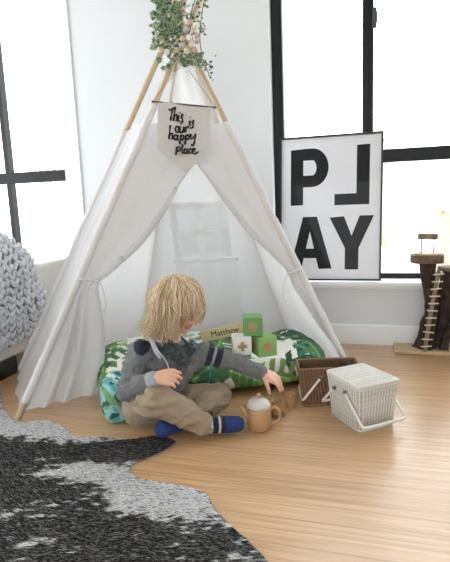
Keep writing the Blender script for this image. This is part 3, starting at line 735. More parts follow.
# ------------------------------------------------------------------ tea set
m_tea = mat('tan_silicone', (190, 148, 106), .45, var=(8, .1, (1, 1, .2)))
m_lidw = mat('white_lid', (206, 202, 196), .35)
pc = V((-.404, 1.748, 0))
t = thing('toy_teapot', 'tan toy teapot with a white domed lid by the child\'s foot', 'teapot', pc)
obj('pot_body', MB().lathe([(.0, 0), (.040, 0), (.0445, .004), (.046, .03), (.045, .062), (.043, .080), (.036, .088), (0, .089)], pc), m_tea, t)
ld = obj('lid', MB().lathe([(.0, .083), (.0435, .083), (.0440, .090), (.041, .100), (.032, .110), (.018, .1155), (0, .117)], pc), m_lidw, t)
obj('knob', MB().lathe([(.003, .115), (.0035, .121), (.008, .126), (.0085, .131), (.005, .136), (0, .137)], pc), m_tea, ld)
rx = V((RT.x, RT.y, 0)).normalized(); ry = V((FW.x, FW.y, 0)).normalized()
obj('handle', MB().tube(crom([pc+rx*.040+V((0, 0, .072)), pc+rx*.058+V((0, 0, .080)), pc+rx*.075+V((0, 0, .062)), pc+rx*.076+V((0, 0, .036)), pc+rx*.060+V((0, 0, .018)), pc+rx*.042+V((0, 0, .014))], 6), .0062, 10), m_tea, t)
obj('spout', MB().tube(crom([pc-rx*.036+V((0, 0, .045)), pc-rx*.052+V((0, 0, .062)), pc-rx*.064+ry*.01+V((0, 0, .086))], 5), [.013]*4+[.011]*4+[.0075]*3, 12), m_tea, t)
def cup(c, label, saucer):
    c = V(c); z = .006 if saucer else 0
    t = thing('toy_cup', label, 'cup', c, 'tan toy cups')
    obj('cup_body', MB().lathe([(0, z), (.017, z), (.019, z+.003), (.0225, z+.054), (.0230, z+.056), (.0215, z+.056), (.0185, z+.008), (0, z+.006)], c), m_tea, t)
    obj('cup_ring', MB().lathe([(.0195, z+.020), (.0213, z+.021), (.0217, z+.0235), (.0205, z+.025)], c), m_tea, t)
c1 = V((-.358, 1.868, 0)); c2 = V((-.322, 1.966, 0))
tag(obj('toy_saucer', MB().lathe([(0, 0), (.022, 0), (.031, .004), (.032, .006), (.022, .0035), (0, .0035)], c1), mat('dark_saucer', (120, 90, 66), .5)), 'small round toy saucer under the cup behind the teapot', 'saucer')
c1.z = .0005
c1 = V((-.358, 1.868, .0005))
cup(c1, 'tan toy cup on a saucer right behind the teapot handle', True)
cup(c2, 'tan toy cup standing under the child\'s outstretched hand', False)

# ------------------------------------------------------------------ wicker baskets
def basket(bot, top, z1, name, label, col, lidded, wall=.007):
    """bot/top: 4 corners (front-left, front-right, back-right, back-left); woven walls"""
    t = thing(name, label, 'basket', sum(bot, V((0, 0, 0)))/4, 'picnic baskets')
    m_ = mat(name+'_cane', (255, 255, 255), .7, attr='col', bump=(300, .3))
    def rrect(cs, r, n):
        out = []
        for i in range(4):
            a, b_, c_ = cs[i-1], cs[i], cs[(i+1) % 4]; p0 = b_+(a-b_).normalized()*r; p1 = b_+(c_-b_).normalized()*r
            for k_ in range(n+1):
                q = k_/n; out.append((1-q)**2*p0+2*q*(1-q)*b_+q*q*p1)
        return out
    def ringat(q): return [a.lerp(b_, q) for a, b_ in zip(bot, top)]
    per = resample(rrect(ringat(.5), .02, 5)+[rrect(ringat(.5), .02, 5)[0]], 400)
    Lp = sum((q-p).length for p, q in zip(per, per[1:])); nst = int(Lp/.0125)//2*2
    rowsN = int(z1/.0055); mb = MB(); N_ = nst*4
    r_bot = resample(rrect(bot, .018, 5)+[rrect(bot, .018, 5)[0]], N_+1); r_top = resample(rrect(top, .018, 5)+[rrect(top, .018, 5)[0]], N_+1)
    cen = sum(bot, V((0, 0, 0)))/4
    rng = random.Random(3)
    for r_ in range(rowsN):       # horizontal weavers, over and under the stakes
        q = (r_+.5)/rowsN; pts = []
        for i in range(N_):
            p = r_bot[i].lerp(r_top[i], q); nx_ = r_bot[(i+1) % N_]-r_bot[i-1]; n_ = V((nx_.y, -nx_.x, 0)).normalized()
            if n_.dot(p-cen) < 0: n_ = -n_
            pts.append(p+V((0, 0, z1*q))+n_*.0030*math.cos(PI*(i/2)+PI*(r_ % 2)))
        pts.append(pts[0]); g = rng.uniform(.62, .86)
        mb.tube(pts, .0031, 5, False, tuple(c*g for c in lin(col)))
    for i in range(0, N_, 4):     # stakes
        p0 = r_bot[i]; p1 = r_top[i]+V((0, 0, z1)); nx_ = r_bot[(i+1) % N_]-r_bot[i-1]; n_ = V((nx_.y, -nx_.x, 0)).normalized(); n_ = n_ if n_.dot(p0-cen) > 0 else -n_
        mb.tube([p0+V((0, 0, .002))+n_*.002, p1+n_*.002], .0036, 5, True, tuple(c*1.08 for c in lin(col)))
    body = obj('woven_body', mb, m_, t, True, True)
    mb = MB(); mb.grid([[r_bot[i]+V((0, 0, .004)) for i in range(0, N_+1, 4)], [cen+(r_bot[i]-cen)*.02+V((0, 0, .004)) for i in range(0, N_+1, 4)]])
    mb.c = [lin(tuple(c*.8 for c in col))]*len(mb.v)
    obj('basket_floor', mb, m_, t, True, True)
    def rope(r_, off, z, rad, ncol):
        mb = MB()
        for ph in (0, PI):
            pts = []
            for i in range(0, len(r_)):
                p = r_[i]; n_ = (p-V((cen.x, cen.y, 0))); n_.z = 0; n_.normalize(); a = i*.95+ph
                pts.append(p+V((0, 0, z+math.sin(a)*rad*.7))+n_*(off+math.cos(a)*rad*.7))
            mb.tube(pts, rad, 6, False, lin(ncol))
        return mb
    obj('rim', rope(r_top, .001, z1, .0042, col), m_, body, True, True)
    obj('foot_rim', rope(r_bot, .001, .005, .0036, col), m_, body, True, True)
    return t, body, m_, cen
Z = lambda p, z: V((p[0], p[1], z))
# white lidded basket
ax = V((.777, .629, 0)); bxv = V((-.629, .777, 0)); fl_ = V((-.043, 1.763, 0)); wA, wB = .170, .200
top = [fl_, fl_+ax*wA, fl_+ax*wA+bxv*wB, fl_+bxv*wB]; cen = sum(top, V((0, 0, 0)))/4
bot = [cen+(p-cen)*.88 for p in top]
t, body, mw_, cen = basket(bot, top, .165, 'white_picnic_basket', 'white wicker picnic basket with a closed lid on the timber floor', (226, 222, 214), True)
lid = MB(); nxl, nyl = 30, 34
cen2 = cen.copy()
for i in range(nyl):
    q = (i+.5)/nyl; a0 = top[0].lerp(top[3], q)+(top[0]-top[1]).normalized()*.004; a1 = top[1].lerp(top[2], q)+(top[1]-top[0]).normalized()*.004
    g = random.uniform(.86, 1.05)
    lid.tube([a0.lerp(a1, k_/60)+V((0, 0, .176+.0022*math.cos(PI*k_/2+PI*(i % 2))+.006*math.sin(PI*k_/60)*math.sin(PI*q))) for k_ in range(61)], .0033, 5, True, tuple(c*g for c in lin((236, 233, 226))))
for k_ in range(0, 31):
    q = k_/30; a0 = top[0].lerp(top[1], q); a1 = top[3].lerp(top[2], q); lid.tube([a0+V((0, 0, .175)), a1+V((0, 0, .175))], .002, 5, True, lin((220, 216, 208)))
edge = [(p-cen)*1.03+cen+V((0, 0, .175)) for p in top]; edge.append(edge[0]); lid.tube(resample(edge, 40), .0048, 7, False, lin((232, 229, 222)))
obj('lid', lid, mw_, t, True, True)
m_hd = mat('white_painted_handle', (232, 230, 226), .4)
def handle(pA, pB, lenv, par, name='handle'):
    """U-shaped handle: hinged at pA and pB, arms along lenv"""
    a2, b2 = pA+lenv, pB+lenv; r = .012; d_ = (b2-a2).normalized(); l_ = lenv.normalized()
    pts = [pA, a2-l_*r, a2-l_*r*.3+d_*r*.3, a2+d_*r, b2-d_*r, b2-l_*r*.3-d_*r*.3, b2-l_*r, pB]
    hd = obj(name, MB().tube(pts, .0052, 10), m_hd, par)
    for q_ in (pA, pB): obj('hinge', MB().ball(q_, .008, 10), mat('hinge_metal', (120, 116, 110), .4, metal=.6), hd)
# left face runs top[0]->top[3]; hinges on both long faces
def side(q, z, sgn):
    if sgn < 0: return top[0].lerp(top[3], q)*.5*0+(bot[0].lerp(bot[3], q)).lerp(top[0].lerp(top[3], q), z/.165)-ax*.012+V((0, 0, z))
    return (bot[1].lerp(bot[2], q)).lerp(top[1].lerp(top[2], q), z/.165)+ax*.012+V((0, 0, z))
handle(side(.36, .135, -1), side(.36, .135, 1), V((.629*.105, -.777*.105, -.098)), t)
handle(side(.70, .130, -1), side(.70, .130, 1), V((-.629*.085, .777*.085, -.085)), t)
# brown open basket
bt = [V((-.285, 2.005, 0)), V((-.025, 2.025, 0)), V((-.03, 2.145, 0)), V((-.315, 2.125, 0))]; cb = sum(bt, V((0, 0, 0)))/4
bt = [V((-.288, 1.998, 0)), V((-.055, 2.065, 0)), V((-.075, 2.185, 0)), V((-.318, 2.125, 0))]; cb = sum(bt, V((0, 0, 0)))/4
bb_ = [cb+(p-cb)*.80 for p in bt]; bb_[0] += V((.0, -.045, 0)); bb_[1] += V((0, -.04, 0))
t, body, mbk, cb = basket(bb_, bt, .145, 'brown_picnic_basket', 'open brown wicker basket between the mattress and the white basket', (138, 106, 80), False)
fdir = (bt[1]-bt[0]).normalized(); bdir = (bt[3]-bt[0]).normalized()
h1 = bt[0]+fdir*.085-bdir*.026+V((0, 0, .118)); h2 = bt[3]+fdir*.085+bdir*.010+V((0, 0, .118))
handle(h1, h2, V((-fdir.x*.075, -fdir.y*.075, -.095)), t)
h1 = bt[1]-fdir*.06-bdir*.010+V((0, 0, .118)); h2 = bt[2]-fdir*.06+bdir*.010+V((0, 0, .118))
handle(h1, h2, V((fdir.x*.070, fdir.y*.070, -.04)), t)

# ------------------------------------------------------------------ driftwood playhouse
bark = mat('dark_bark', (66, 50, 44), .9, bump=(45, 1.0, (1, 1, .35)), var=(30, .75))
cut = mat('pale_cut_timber', (206, 180, 142), .6, var=(12, .15, (.3, 1, 1)))
slab = mat('rough_slab', (112, 90, 70), .8, var=(40, .5), bump=(60, .6))
t = thing('treehouse_toy', 'rustic wooden toy treehouse with rope ladder on a timber base by the wall', 'toy', (.33, 2.8, 0))
obj('base_board', MB().bb(.112, .80, 2.74, 2.885, .002, .022, bev=.004), cut, t)
def trunk(pts, rad, seed, name='trunk', fl_=1):
    cp = crom([V(p) for p in pts], 8); n = 20; rows = []
    rr = resample([V((r_, 0, 0)) for r_ in rad], 2) if False else None
    m_ = len(cp)
    for i, p in enumerate(cp):
        q = i/(m_-1)*(len(rad)-1); k_ = min(int(q), len(rad)-2); r_ = rad[k_]*(1-(q-k_))+rad[k_+1]*(q-k_)
        tdir = (cp[min(i+1, m_-1)]-cp[max(i-1, 0)]).normalized(); x = V((0, 1, 0)); x = (x-tdir*x.dot(tdir)).normalized(); y = tdir.cross(x)
        rows.append([p+(x*math.cos(2*PI*j/n)+y*math.sin(2*PI*j/n))*r_*(1+.28*noise.noise(V((math.cos(2*PI*j/n)*1.6+seed, math.sin(2*PI*j/n)*1.6, p.z*9+seed)))+.16*noise.noise(V((math.cos(2*PI*j/n)*4, math.sin(2*PI*j/n)*4, p.z*30+seed)))) for j in range(n+1)])
        rows[-1][-1] = rows[-1][0].copy()
    mb = MB().grid(rows); nn = n+1
    mb.f.append(tuple(reversed(range(n)))); mb.f.append(tuple(range((m_-1)*nn, (m_-1)*nn+n)))
    return obj(name, mb, bark, t)
trunk([(.268, 2.815, .02), (.275, 2.815, .12), (.29, 2.815, .22), (.288, 2.815, .33), (.276, 2.815, .42), (.272, 2.815, .48)], [.055, .040, .030, .034, .036, .046], 1)
trunk([(.325, 2.845, .02), (.345, 2.845, .10), (.365, 2.845, .20), (.375, 2.845, .30), (.385, 2.845, .38), (.40, 2.845, .44)], [.030, .028, .034, .042, .040, .042], 5)
trunk([(.355, 2.79, .02), (.37, 2.79, .09), (.40, 2.79, .145), (.46, 2.79, .165), (.52, 2.79, .16), (.58, 2.79, .10), (.6, 2.79, .02)], [.020, .018, .016, .017, .018, .020, .024], 9, 'arch_branch')
trunk([(.62, 2.83, .02), (.63, 2.83, .2), (.61, 2.83, .44)], [.05, .035, .04], 13)
def platform(cx, cy, z0, z1, rx_, ry_, seed, name):
    n = 34; rows = []
    for z, k_ in ((z0, .94), (z0+.004, 1), (z1-.004, 1), (z1, .96)):
        rows.append([V((cx+rx_*k_*math.copysign(abs(math.cos(a))**.6, math.cos(a))*(1+.06*noise.noise(V((math.cos(a)*2, math.sin(a)*2, seed)))), cy+ry_*k_*math.copysign(abs(math.sin(a))**.6, math.sin(a))*(1+.1*noise.noise(V((math.cos(a)*2, math.sin(a)*2, seed+4)))), z)) for a in [2*PI*j/n for j in range(n+1)]])
    mb = MB().grid(rows); mb.f.append(tuple(reversed(range(n)))); mb.f.append(tuple(range(3*(n+1), 3*(n+1)+n)))
    o = obj(name, mb, slab, t, False); return o
pf1 = platform(.268, 2.805, .480, .522, .082, .065, 2, 'platform')
obj('platform_top', MB().lathe([(0, .522), (.06, .522), (.062, .526), (.06, .529), (0, .529)], (.268, 2.81, 0)), cut, pf1)
platform(.47, 2.82, .436, .455, .145, .07, 6, 'platform')
h_ = MB(); h_.tube([(.222, 2.805, .617), (.316, 2.805, .613)], [.0155, .015], 12); obj('swing_bar', h_, mat('weathered_stick', (146, 122, 100), .8, var=(40, .4)), t)
for q_ in (.238, .299): obj('swing_string', MB().tube([(q_, 2.805, .629), (q_, 2.805, .525)], .0036, 5), mat('string_grey', (50, 46, 42), .8), t)
ld_ = thing  # ladder
a0, a1 = V((.262, 2.742, .022)), V((.322, 2.762, .448)); lb_ = MB(); lb_.tube(crom([a0, a0.lerp(a1, .4)+V((-.004, 0, 0)), a1], 6), .0105, 8)
ldo = obj('ladder', lb_, mat('grey_stick', (150, 132, 112), .85, var=(50, .3), bump=(100, .6)), t)
for k_ in range(11):
    q = .07+.088*k_; p = a0.lerp(a1, q)+V((0, -.012, 0)); tl = random.uniform(-.003, .004)
    obj('rung', MB().tube([p+V((-.026, 0, -tl)), p+V((.026, 0, tl))], .0038, 7), mat('pale_twig', (226, 208, 180), .7), ldo)

# ------------------------------------------------------------------ the child
ch = thing('person', 'blond toddler in grey jacket and beige trousers sitting cross-legged, reaching toward toy cups', 'person', V((-.85, 1.70, 0)))
Hc = P(177, 304, 1.87)
g_ = (RT*.82-UP*.42-FW*.42).normalized(); uh = (UP-g_*UP.dot(g_)).normalized(); lh = uh.cross(g_).normalized()
RH = Matrix((g_, lh, uh)).transposed()
def Hd(f, l, u_): return Hc+g_*f+lh*l+uh*u_
J = dict(pel=P(150, 402, 1.93), bel=P(158, 383, 1.93), che=P(172, 364, 1.93), nek=P(172, 345, 1.90), rs=P(141, 352, 1.87), ls=P(203, 353, 1.96), re=P(127, 391, 1.84), rw=P(154, 379, 1.765),
         le=P(232, 361, 1.97), lw=P(262, 373, 1.955), rh=P(142, 404, 1.90), rk=P(156, 397, 1.785), ra=P(206, 426, 1.835), rt=P(238, 424, 1.85), lh=P(182, 402, 1.98), lk=P(218, 397, 1.985), la=P(180, 424, 1.86), lt=P(160, 428, 1.81))
def hand(mb, wr, d, n, side, S, curls, tcurl):
    """palm, four unequal fingers with knuckle bends and a thumb from the side of the palm. d fingers, n back-of-hand normal, side = thumb side"""
    d = d.normalized(); n = (n-d*n.dot(d)).normalized(); s = (side-d*side.dot(d)-n*side.dot(n)).normalized()
    lens = [.040, .045, .042, .033]; bases = []
    for i in range(4):
        off = (1.5-i)*.0138*S; kn = wr+d*(.046*S-.003*abs(i-1)*S)+s*off; bases.append(kn)
        mb.cap(wr+d*.006*S+s*off*.55, .0125*S, kn, .0092*S, 10)
    mb.cap(bases[0], .0088*S, bases[3], .0082*S, 10)
    for i in range(4):
        p = bases[i]; a = curls[i]*.45; fan = (1.5-i)*.09; L_ = lens[i]*S
        for k_, (fr_, r0, r1) in enumerate(((.45, .0074, .0066), (.30, .0066, .0060), (.25, .0060, .0050))):
            dd = (d*math.cos(a)-n*math.sin(a)+s*fan).normalized(); q = p+dd*L_*fr_*1.08; mb.cap(p, r0*S, q, r1*S, 10); p = q; a += curls[i]*(1.0 if k_ == 0 else .8)
    p = wr+d*.012*S+s*.017*S-n*.004*S; a = tcurl
    for (L_, r0, r1) in ((.024, .0105, .0085), (.018, .0082, .0074), (.014, .0072, .0055)):
        dd = (d*math.cos(.75-a*.5)+s*math.sin(.75-a*.5)-n*(.25+a)).normalized(); q = p+dd*L_*S; mb.cap(p, r0*S, q, r1*S, 10); p = q; a += .28
B = MB()
# head
B.ball(Hd(-.008, 0, .018), (.090, .076, .080), 24, R=RH); B.ball(Hd(.020, 0, -.025), (.062, .060, .062), 20, R=RH)
B.cap(Hd(.030, .022, -.062), .026, Hd(.058, 0, -.072), .020); B.cap(Hd(.030, -.022, -.062), .026, Hd(.058, 0, -.072), .020)
B.ball(Hd(.052, .034, -.040), .027, 14); B.ball(Hd(.052, -.034, -.040), .027, 14); B.ball(Hd(.050, 0, .028), (.036, .056, .034), 16, R=RH)
B.cap(Hd(.078, 0, -.004), .007, Hd(.096, 0, -.028), .0095); B.ball(Hd(.088, .008, -.031), .0068, 10); B.ball(Hd(.088, -.008, -.031), .0068, 10)
B.ball(Hd(.080, 0, -.050), (.009, .017, .006), 12, R=RH); B.ball(Hd(.077, 0, -.059), (.010, .014, .006), 12, R=RH)
for sg in (1, -1): B.ball(Hd(-.006, sg*.076, -.014), (.015, .007, .022), 12, R=RH)
B.cap(Hd(-.02, 0, -.05), .040, J['nek'], .036); B.chain((J['nek'], .036), (J['che'], .072), (J['bel'], .070), (J['pel'], .080))
B.chain((J['che'], .06), (J['rs'], .034), (J['re'], .026), (J['rw'], .0175)); B.chain((J['che'], .055), (J['ls'], .034), (J['le'], .026), (J['lw'], .0175))
B.chain((J['pel'], .075), (J['rh'], .052), (J['rk'], .036), (J['ra'], .025), (J['rt'], .020)); B.chain((J['pel'], .07), (J['lh'], .052), (J['lk'], .036), (J['la'], .025), (J['lt'], .020))
hr = P(160, 375.5, 1.745)
d1 = (RT*.96-UP*.02-FW*.15); hand(B, J['rw'].lerp(hr, .55), d1, (-FW*.8+UP*.45), (UP*.85+FW*.4), 1.0, [.55, .62, .68, .7], .25)
B.cap(J['rw'], .018, J['rw'].lerp(hr, .6), .0165)
d2 = (RT*.86-UP*.42-FW*.12); wl = P(263, 372.5, 1.96); B.cap(J['lw'], .018, wl, .0165)
hand(B, wl, d2, (UP*.72+RT*.50-FW*.45), (-FW*.9-RT*.2-UP*.15), 1.1, [.36, .42, .48, .54], .35)
bme = blob(B, .0027, 3, .4)
bv = vco(bme); cols = []
for v in bv:
    p = V([float(a) for a in v]); q = p-Hc; f, l, u_ = q.dot(g_), q.dot(lh), q.dot(uh); c = (226, 178, 152)
    if abs(l) < .018 and -.064 < u_ < -.044 and f > .07: c = (206, 140, 124)
    elif f > .04 and ((abs(l)-.036)**2+(u_+.038)**2) < .018**2: c = (224, 152, 130)
    cols.append(lin(c))
setcol(bme, cols)
skin = mat('child_skin', (226, 178, 152), .5, attr='col', bump=(220, .06))
skin.node_tree.nodes['Principled BSDF'].inputs['Subsurface Weight'].default_value = .12
skin.node_tree.nodes['Principled BSDF'].inputs['Subsurface Radius'].default_value = (.01, .004, .002)
bme.materials.append(skin); body = obj('body', bme, None, ch)
for sg in (1, -1):
    e = obj('eye', MB().ball(Hd(.069, sg*.028, .000), .0125, 16), mat('eye_white', (236, 234, 230), .2), ch)
    obj('iris', MB().ball(Hd(.0778, sg*.0285, -.002), (.0045, .0058, .0058), 12, R=RH), mat('iris_blue', (70, 92, 112), .2), e)
    obj('eyebrow', MB().tube([Hd(.083, sg*.014, .022), Hd(.083, sg*.028, .027), Hd(.072, sg*.042, .021)], [.0016, .0022, .0012], 6), mat('brow', (176, 140, 96), .8), ch)
    obj('eyelid', MB().ball(Hd(.070, sg*.028, .003), (.0130, .0145, .0100), 14, R=RH), mat('lid_skin', (222, 172, 146), .5), ch)

# hair: a cap and long fine strands that fall straight down from the crown
hr_ = MB(); hs = []
BL_ = [(226, 204, 168), (208, 182, 142), (236, 220, 190), (186, 156, 116), (216, 192, 154), (160, 130, 94), (244, 232, 210)]
crown = Hc+V((0, 0, .094))-g_*.004
rX, rY = RT.copy(), (-FW)
rX.z = 0; rX.normalize(); rY = V((-FW.x, -FW.y, 0)).normalized()   # right in view, toward the viewer
def hpt(phi, th, k_=1.0):
    """phi: 0 = view right, 90 = toward the viewer; th polar from the top"""
    dx = math.cos(phi); dy = math.sin(phi)
    rx_ = (.098 if dx > 0 else .100); return Hc+V((0, 0, -.004))+(rX*dx*rx_+rY*dy*.088)*math.sin(th)*k_+V((0, 0, 1))*(.108*math.cos(th)*k_)-g_*.002
def zend(phi):
    a = math.degrees(phi) % 360
    # length below the head centre by direction: long over the back and the near side, short over the brow
    pts = [(0, -.030), (20, -.022), (50, -.028), (68, -.048), (84, -.108), (110, -.112), (150, -.090), (180, -.082), (230, -.09), (290, -.08), (330, -.05), (360, -.030)]
    for (a0, z0), (a1, z1) in zip(pts, pts[1:]):
        if a0 <= a <= a1: return z0+(z1-z0)*(a-a0)/(a1-a0)
    return -.09
hrnd = random.Random(21)
for i in range(2600):
    phi = hrnd.uniform(0, 2*PI) if hrnd.random() < .6 else hrnd.uniform(.1*PI, 1.15*PI)
    cl_ = noise.noise(V((math.cos(phi)*4, math.sin(phi)*4, 3))); k_ = 1.0+hrnd.uniform(-.07, .045)+.045*cl_
    ze = zend(phi)+hrnd.uniform(-.016, .014)+.02*noise.noise(V((math.cos(phi)*9, math.sin(phi)*9, 1)))
    th0 = hrnd.uniform(.02, .9) if hrnd.random() < .6 else .03; pts = []
    tw = hrnd.uniform(-.12, .12)+.25*noise.noise(V((math.cos(phi)*3, math.sin(phi)*3, 9)))
    n1 = 6; thm = 1.62
    for j in range(n1+1):
        th = th0+(thm-th0)*j/n1; pts.append(hpt(phi+tw*(th/thm), th, k_))
    last = pts[-1]; z_ = last.z; zt = Hc.z+ze
    out = V((last.x-Hc.x, last.y-Hc.y, 0)).normalized()
    back = 1.0 if math.cos(phi) < -.2 else 0
    n2 = 5; fl2 = .034*back+(-.018 if 1-back else 0)+hrnd.uniform(-.008, .008)
    if zt < z_:
        for j in range(1, n2+1):
            q = j/n2; pts.append(V((last.x, last.y, z_+(zt-z_)*q))+out*fl2*q*q+V((hrnd.uniform(-1, 1)*.0022, hrnd.uniform(-1, 1)*.0022, 0)))
    sd_ = hrnd.uniform(0, 40) if hrnd.random() < .12 else 0
    for j in range(2, len(pts)):
        q = j/(len(pts)-1); p = pts[j]; am = .016*q+(.008 if sd_ else 0)
        pts[j] = p+V((noise.noise(V((p.x*26+sd_, p.y*26, p.z*20))), noise.noise(V((p.x*26, p.y*26+9+sd_, p.z*20))), .4*noise.noise(V((p.x*20+4, p.y*20, p.z*16)))))*am*1.6
    r0 = hrnd.uniform(.0007, .0015); rr = [r0*(1-.75*(j/(len(pts)-1))**2) for j in range(len(pts))]
    c = hrnd.choice(BL_); hr_.tube(pts, rr, 4, False, lin(c))
for i in range(130):        # side-swept fringe falling past the face
    phi = hrnd.uniform(-.35, .55); k_ = 1.03+hrnd.uniform(-.03, .03); pts = [hpt(phi*.4-.5+(phi+.5-phi*.4)*j/6, .1+1.35*j/6, k_) for j in range(7)]
    l_ = pts[-1]; dz = hrnd.uniform(.035, .085)
    for j in range(1, 5): pts.append(l_+V((0, 0, -dz*j/4))+rX*(.012*math.sin(j*.8)-.004*j)+rY*hrnd.uniform(-.002, .002)+rY*.004*j)
    hr_.tube(pts, [hrnd.uniform(.0006, .0010)]*len(pts), 4, False, lin(hrnd.choice(BL_)))
cap_ = MB(); rowc = []
for i in range(15):
    th = .02+1.42*i/14; rowc.append([hpt(2*PI*j/40, th, .93) for j in range(41)])
n0 = len(hr_.v); hr_.grid(rowc, lin((196, 162, 114)))
hm = hr_.mesh('hair', mat('blond_hair', (255, 255, 255), .42, attr='col', spec=.4), True, True)
hair = bpy.data.objects.new('hair', hm); C.objects.link(hair); hair.parent = ch; hair.matrix_parent_inverse = Matrix.Translation(ch.location).inverted()

# jacket
def wr(sc, am, off=0):
    def f(p, n):
        return am*(1-abs(noise.noise(V((p.x*sc+off, p.y*sc, p.z*sc*1.6))))*2.6)+am*.6*noise.noise(V((p.x*sc*2.6, p.y*sc*2.6+off, p.z*sc*2.6)))
    return f
Jk = MB()
Jk.chain((J['nek']-V((0, 0, .012)), .046), (J['che'], .084), (J['bel'], .084), (J['pel']+V((0, 0, .01)), .090))
Jk.cap(J['che'], .07, J['rs']-V((0, 0, .006)), .046); Jk.cap(J['che'], .066, J['ls']-V((0, 0, .006)), .043)
Jk.cap(J['che']-RT*.03, .07, J['pel']-RT*.02+V((0, 0, .02)), .080); Jk.cap(J['che']+RT*.02, .07, J['bel']+RT*.03, .075)
Jk.chain((J['rs'], .045), (J['re'], .039), (J['rw'], .0265)); Jk.chain((J['ls'], .043), (J['le'], .034), (J['lw'].lerp(J['le'], .06), .0265))
jme = blob(Jk, .0042, 5, .5, wr(20, .0046))
jv = vco(jme); cols = []
lsx = (J['le']-J['ls']).normalized(); lsl = (J['le']-J['ls']).length; patch = P(141, 346, 1.82)
rax = (J['rw']-J['re']).normalized(); ral = (J['rw']-J['re']).length
for v in jv:
    p = V([float(a) for a in v]); k_ = 1+.12*nz(p, 60)+.10*nz(p, 160, 3); c = (112*k_, 114*k_, 116*k_)
    a = (p-J['ls']).dot(lsx)/lsl; dr = ((p-J['ls'])-lsx*a*lsl).length
    if dr < .056 and .08 < a < .72:
        q = (a-.10)
        if .02 < q < .22 or .30 < q < .52: c = (32, 36, 56)
        elif .22 <= q <= .30: c = (150, 152, 156)
    dx = (p-patch)
    if (dx.dot(RT)/.030)**2+(dx.dot(UP)/.034)**2 < 1 and dx.dot(FW) < .06 : c = (30, 33, 56)
    a2 = (p-J['re']).dot(rax)/ral
    if a2 > .86 and ((p-J['re'])-rax*a2*ral).length < .04: c = (162*k_, 164*k_, 170*k_)
    cols.append(lin(tuple(min(255, x) for x in c)))
setcol(jme, cols); jme.materials.append(mat('grey_marl_jersey', (255, 255, 255), .9, attr='col', bump=(260, .3), sheen=.1)); jk = obj('jacket', jme, None, ch)
# pale collar lining, zip and patterned bib scarf
cb_ = MB(); cb_.cap(P(151, 338, 1.80), .008, P(156, 351, 1.795), .009).cap(P(156, 351, 1.795), .009, P(160, 358, 1.80), .005).cap(P(150, 337, 1.80), .008, P(160, 341, 1.82), .008)
o = obj('collar', blob(cb_, .003, 3), None, ch); o.data.materials.append(mat('lilac_lining', (188, 188, 204), .9)); o['label'] = 'pale lilac collar lining'
zp = MB().tube(crom([P(153, 345, 1.792), P(160, 353, 1.79), P(167, 363, 1.80), P(169, 371, 1.80)], 5), .0022, 6)
obj('zip', zp, mat('zip_white', (214, 214, 218), .5), jk)
sc = MB(); NB = 14
for i in range(NB):
    a0, a1 = 2*PI*i/NB, 2*PI*(i+1)/NB
    q = lambda a: J['nek']+V((0, 0, .012-.020*math.cos(a-.1)))+(rX*math.cos(a)*.056+rY*math.sin(a)*.056)+V((0, 0, -.014*math.cos(a)))
    sc.cap(q(a0), .019+.003*math.sin(i*2.3), q(a1), .019+.003*math.sin(i*2.3+2.3))
sc.cap(P(176, 350, 1.83), .02, P(187, 362, 1.86), .012); sc.cap(P(168, 350, 1.81), .018, P(180, 362, 1.84), .012); sc.cap(P(192, 346, 1.88), .018, P(186, 362, 1.87), .012)
sme = blob(sc, .0032, 3, .5, wr(40, .003, 5)); cols = []
for v in vco(sme):
    p = V([float(a) for a in v]); n1 = nz(p, 70, 2); c = (58, 64, 68) if n1 < .2 else (84, 92, 98)
    if (p-P(194, 343, 1.87)).length < .024: c = (98, 130, 146) if nz(p, 90, 6) > .05 else (66, 76, 84)
    cols.append(lin(c))
setcol(sme, cols); sme.materials.append(mat('scarf_cotton', (255, 255, 255), .9, attr='col', bump=(150, .3))); o = obj('bib_scarf', sme, None, ch); o['label'] = 'dark grey patterned bib scarf with a pale blue patch'

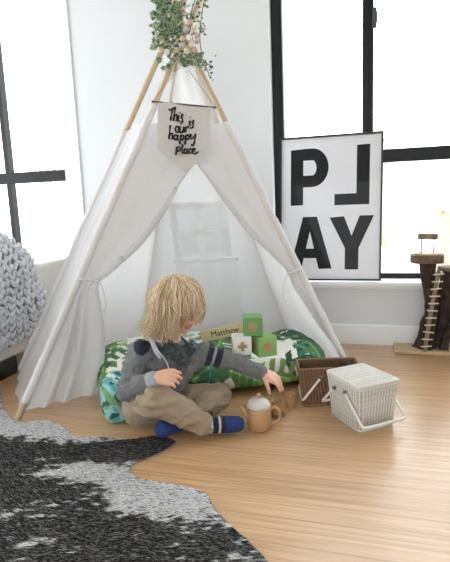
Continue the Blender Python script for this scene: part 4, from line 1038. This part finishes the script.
# trousers
Tr = MB()
Tr.chain((J['pel'], .088), (J['rh'], .068), (J['rk'], .052), (J['ra'].lerp(J['rk'], .06), .036)); Tr.chain((J['pel'], .084), (J['lh'], .064), (J['lk'], .048), (J['la'].lerp(J['lk'], .16), .034))
Tr.cap(J['pel']-V((0, 0, .008)), .082, J['rh']-V((0, 0, .01)), .072); Tr.cap(J['rh'], .064, J['rk']-V((0, 0, .02)), .046)
Tr.cap(J['rk']-V((0, 0, .01)), .050, J['ra'].lerp(J['rk'], .4), .044)
def trd(p, n): return wr(15, .0068, 3)(p, n)+wr(38, .0016, 1)(p, n)
tme = blob(Tr, .0042, 5, .5, trd)
tv = vco(tme); tv[:, 2] = np.maximum(tv[:, 2], .003); tme.vertices.foreach_set('co', tv.ravel()); tme.update()
tme.materials.append(mat('beige_cotton', (164, 146, 124), .9, bump=(240, .25), var=(30, .12))); obj('trousers', tme, None, ch)
# cuff of the near leg
cd = (J['ra']-J['rk']).normalized(); cc_ = J['ra'].lerp(J['rk'], .03)
cf = MB().tube([cc_-cd*.030, cc_-cd*.012, cc_+cd*.006, cc_+cd*.012, cc_+cd*.006], [.0365, .040, .0405, .036, .031], 26, False)
obj('trouser_cuff', cf, mat('beige_cotton'), ch)
# socks
def sock(pts, name, lo):
    sb = MB().chain(*pts); me = blob(sb, .003, 3); v_ = vco(me); v_[:, 2] = np.maximum(v_[:, 2], .003); me.vertices.foreach_set('co', v_.ravel()); me.update()
    a, b_ = pts[0][0], pts[-1][0]; ax_ = (b_-a).normalized(); L_ = (b_-a).length; cols = []
    for v in v_:
        q = (V([float(x) for x in v])-a).dot(ax_)/L_; c = (38, 56, 112)
        if lo < q < lo+.50: c = (32, 36, 50)
        for s0 in (lo+.06, lo+.30):
            if s0 < q < s0+.065: c = (196, 200, 208)
        if q < 0: c = (60, 66, 82)
        cols.append(lin(c))
    setcol(me, cols); me.materials.append(mat('knit_sock', (255, 255, 255), .9, attr='col', bump=(300, .4))); return obj(name, me, None, ch)
sock([(P(204, 425, 1.83), .028), (P(216, 425, 1.84), .030), (P(228, 424.5, 1.845), .031), (P(237, 424, 1.85), .029)], 'sock', .12)
s2 = sock([(P(178, 424, 1.855), .030), (P(168, 427, 1.82), .031), (P(163, 429, 1.80), .031)], 'sock', -3)
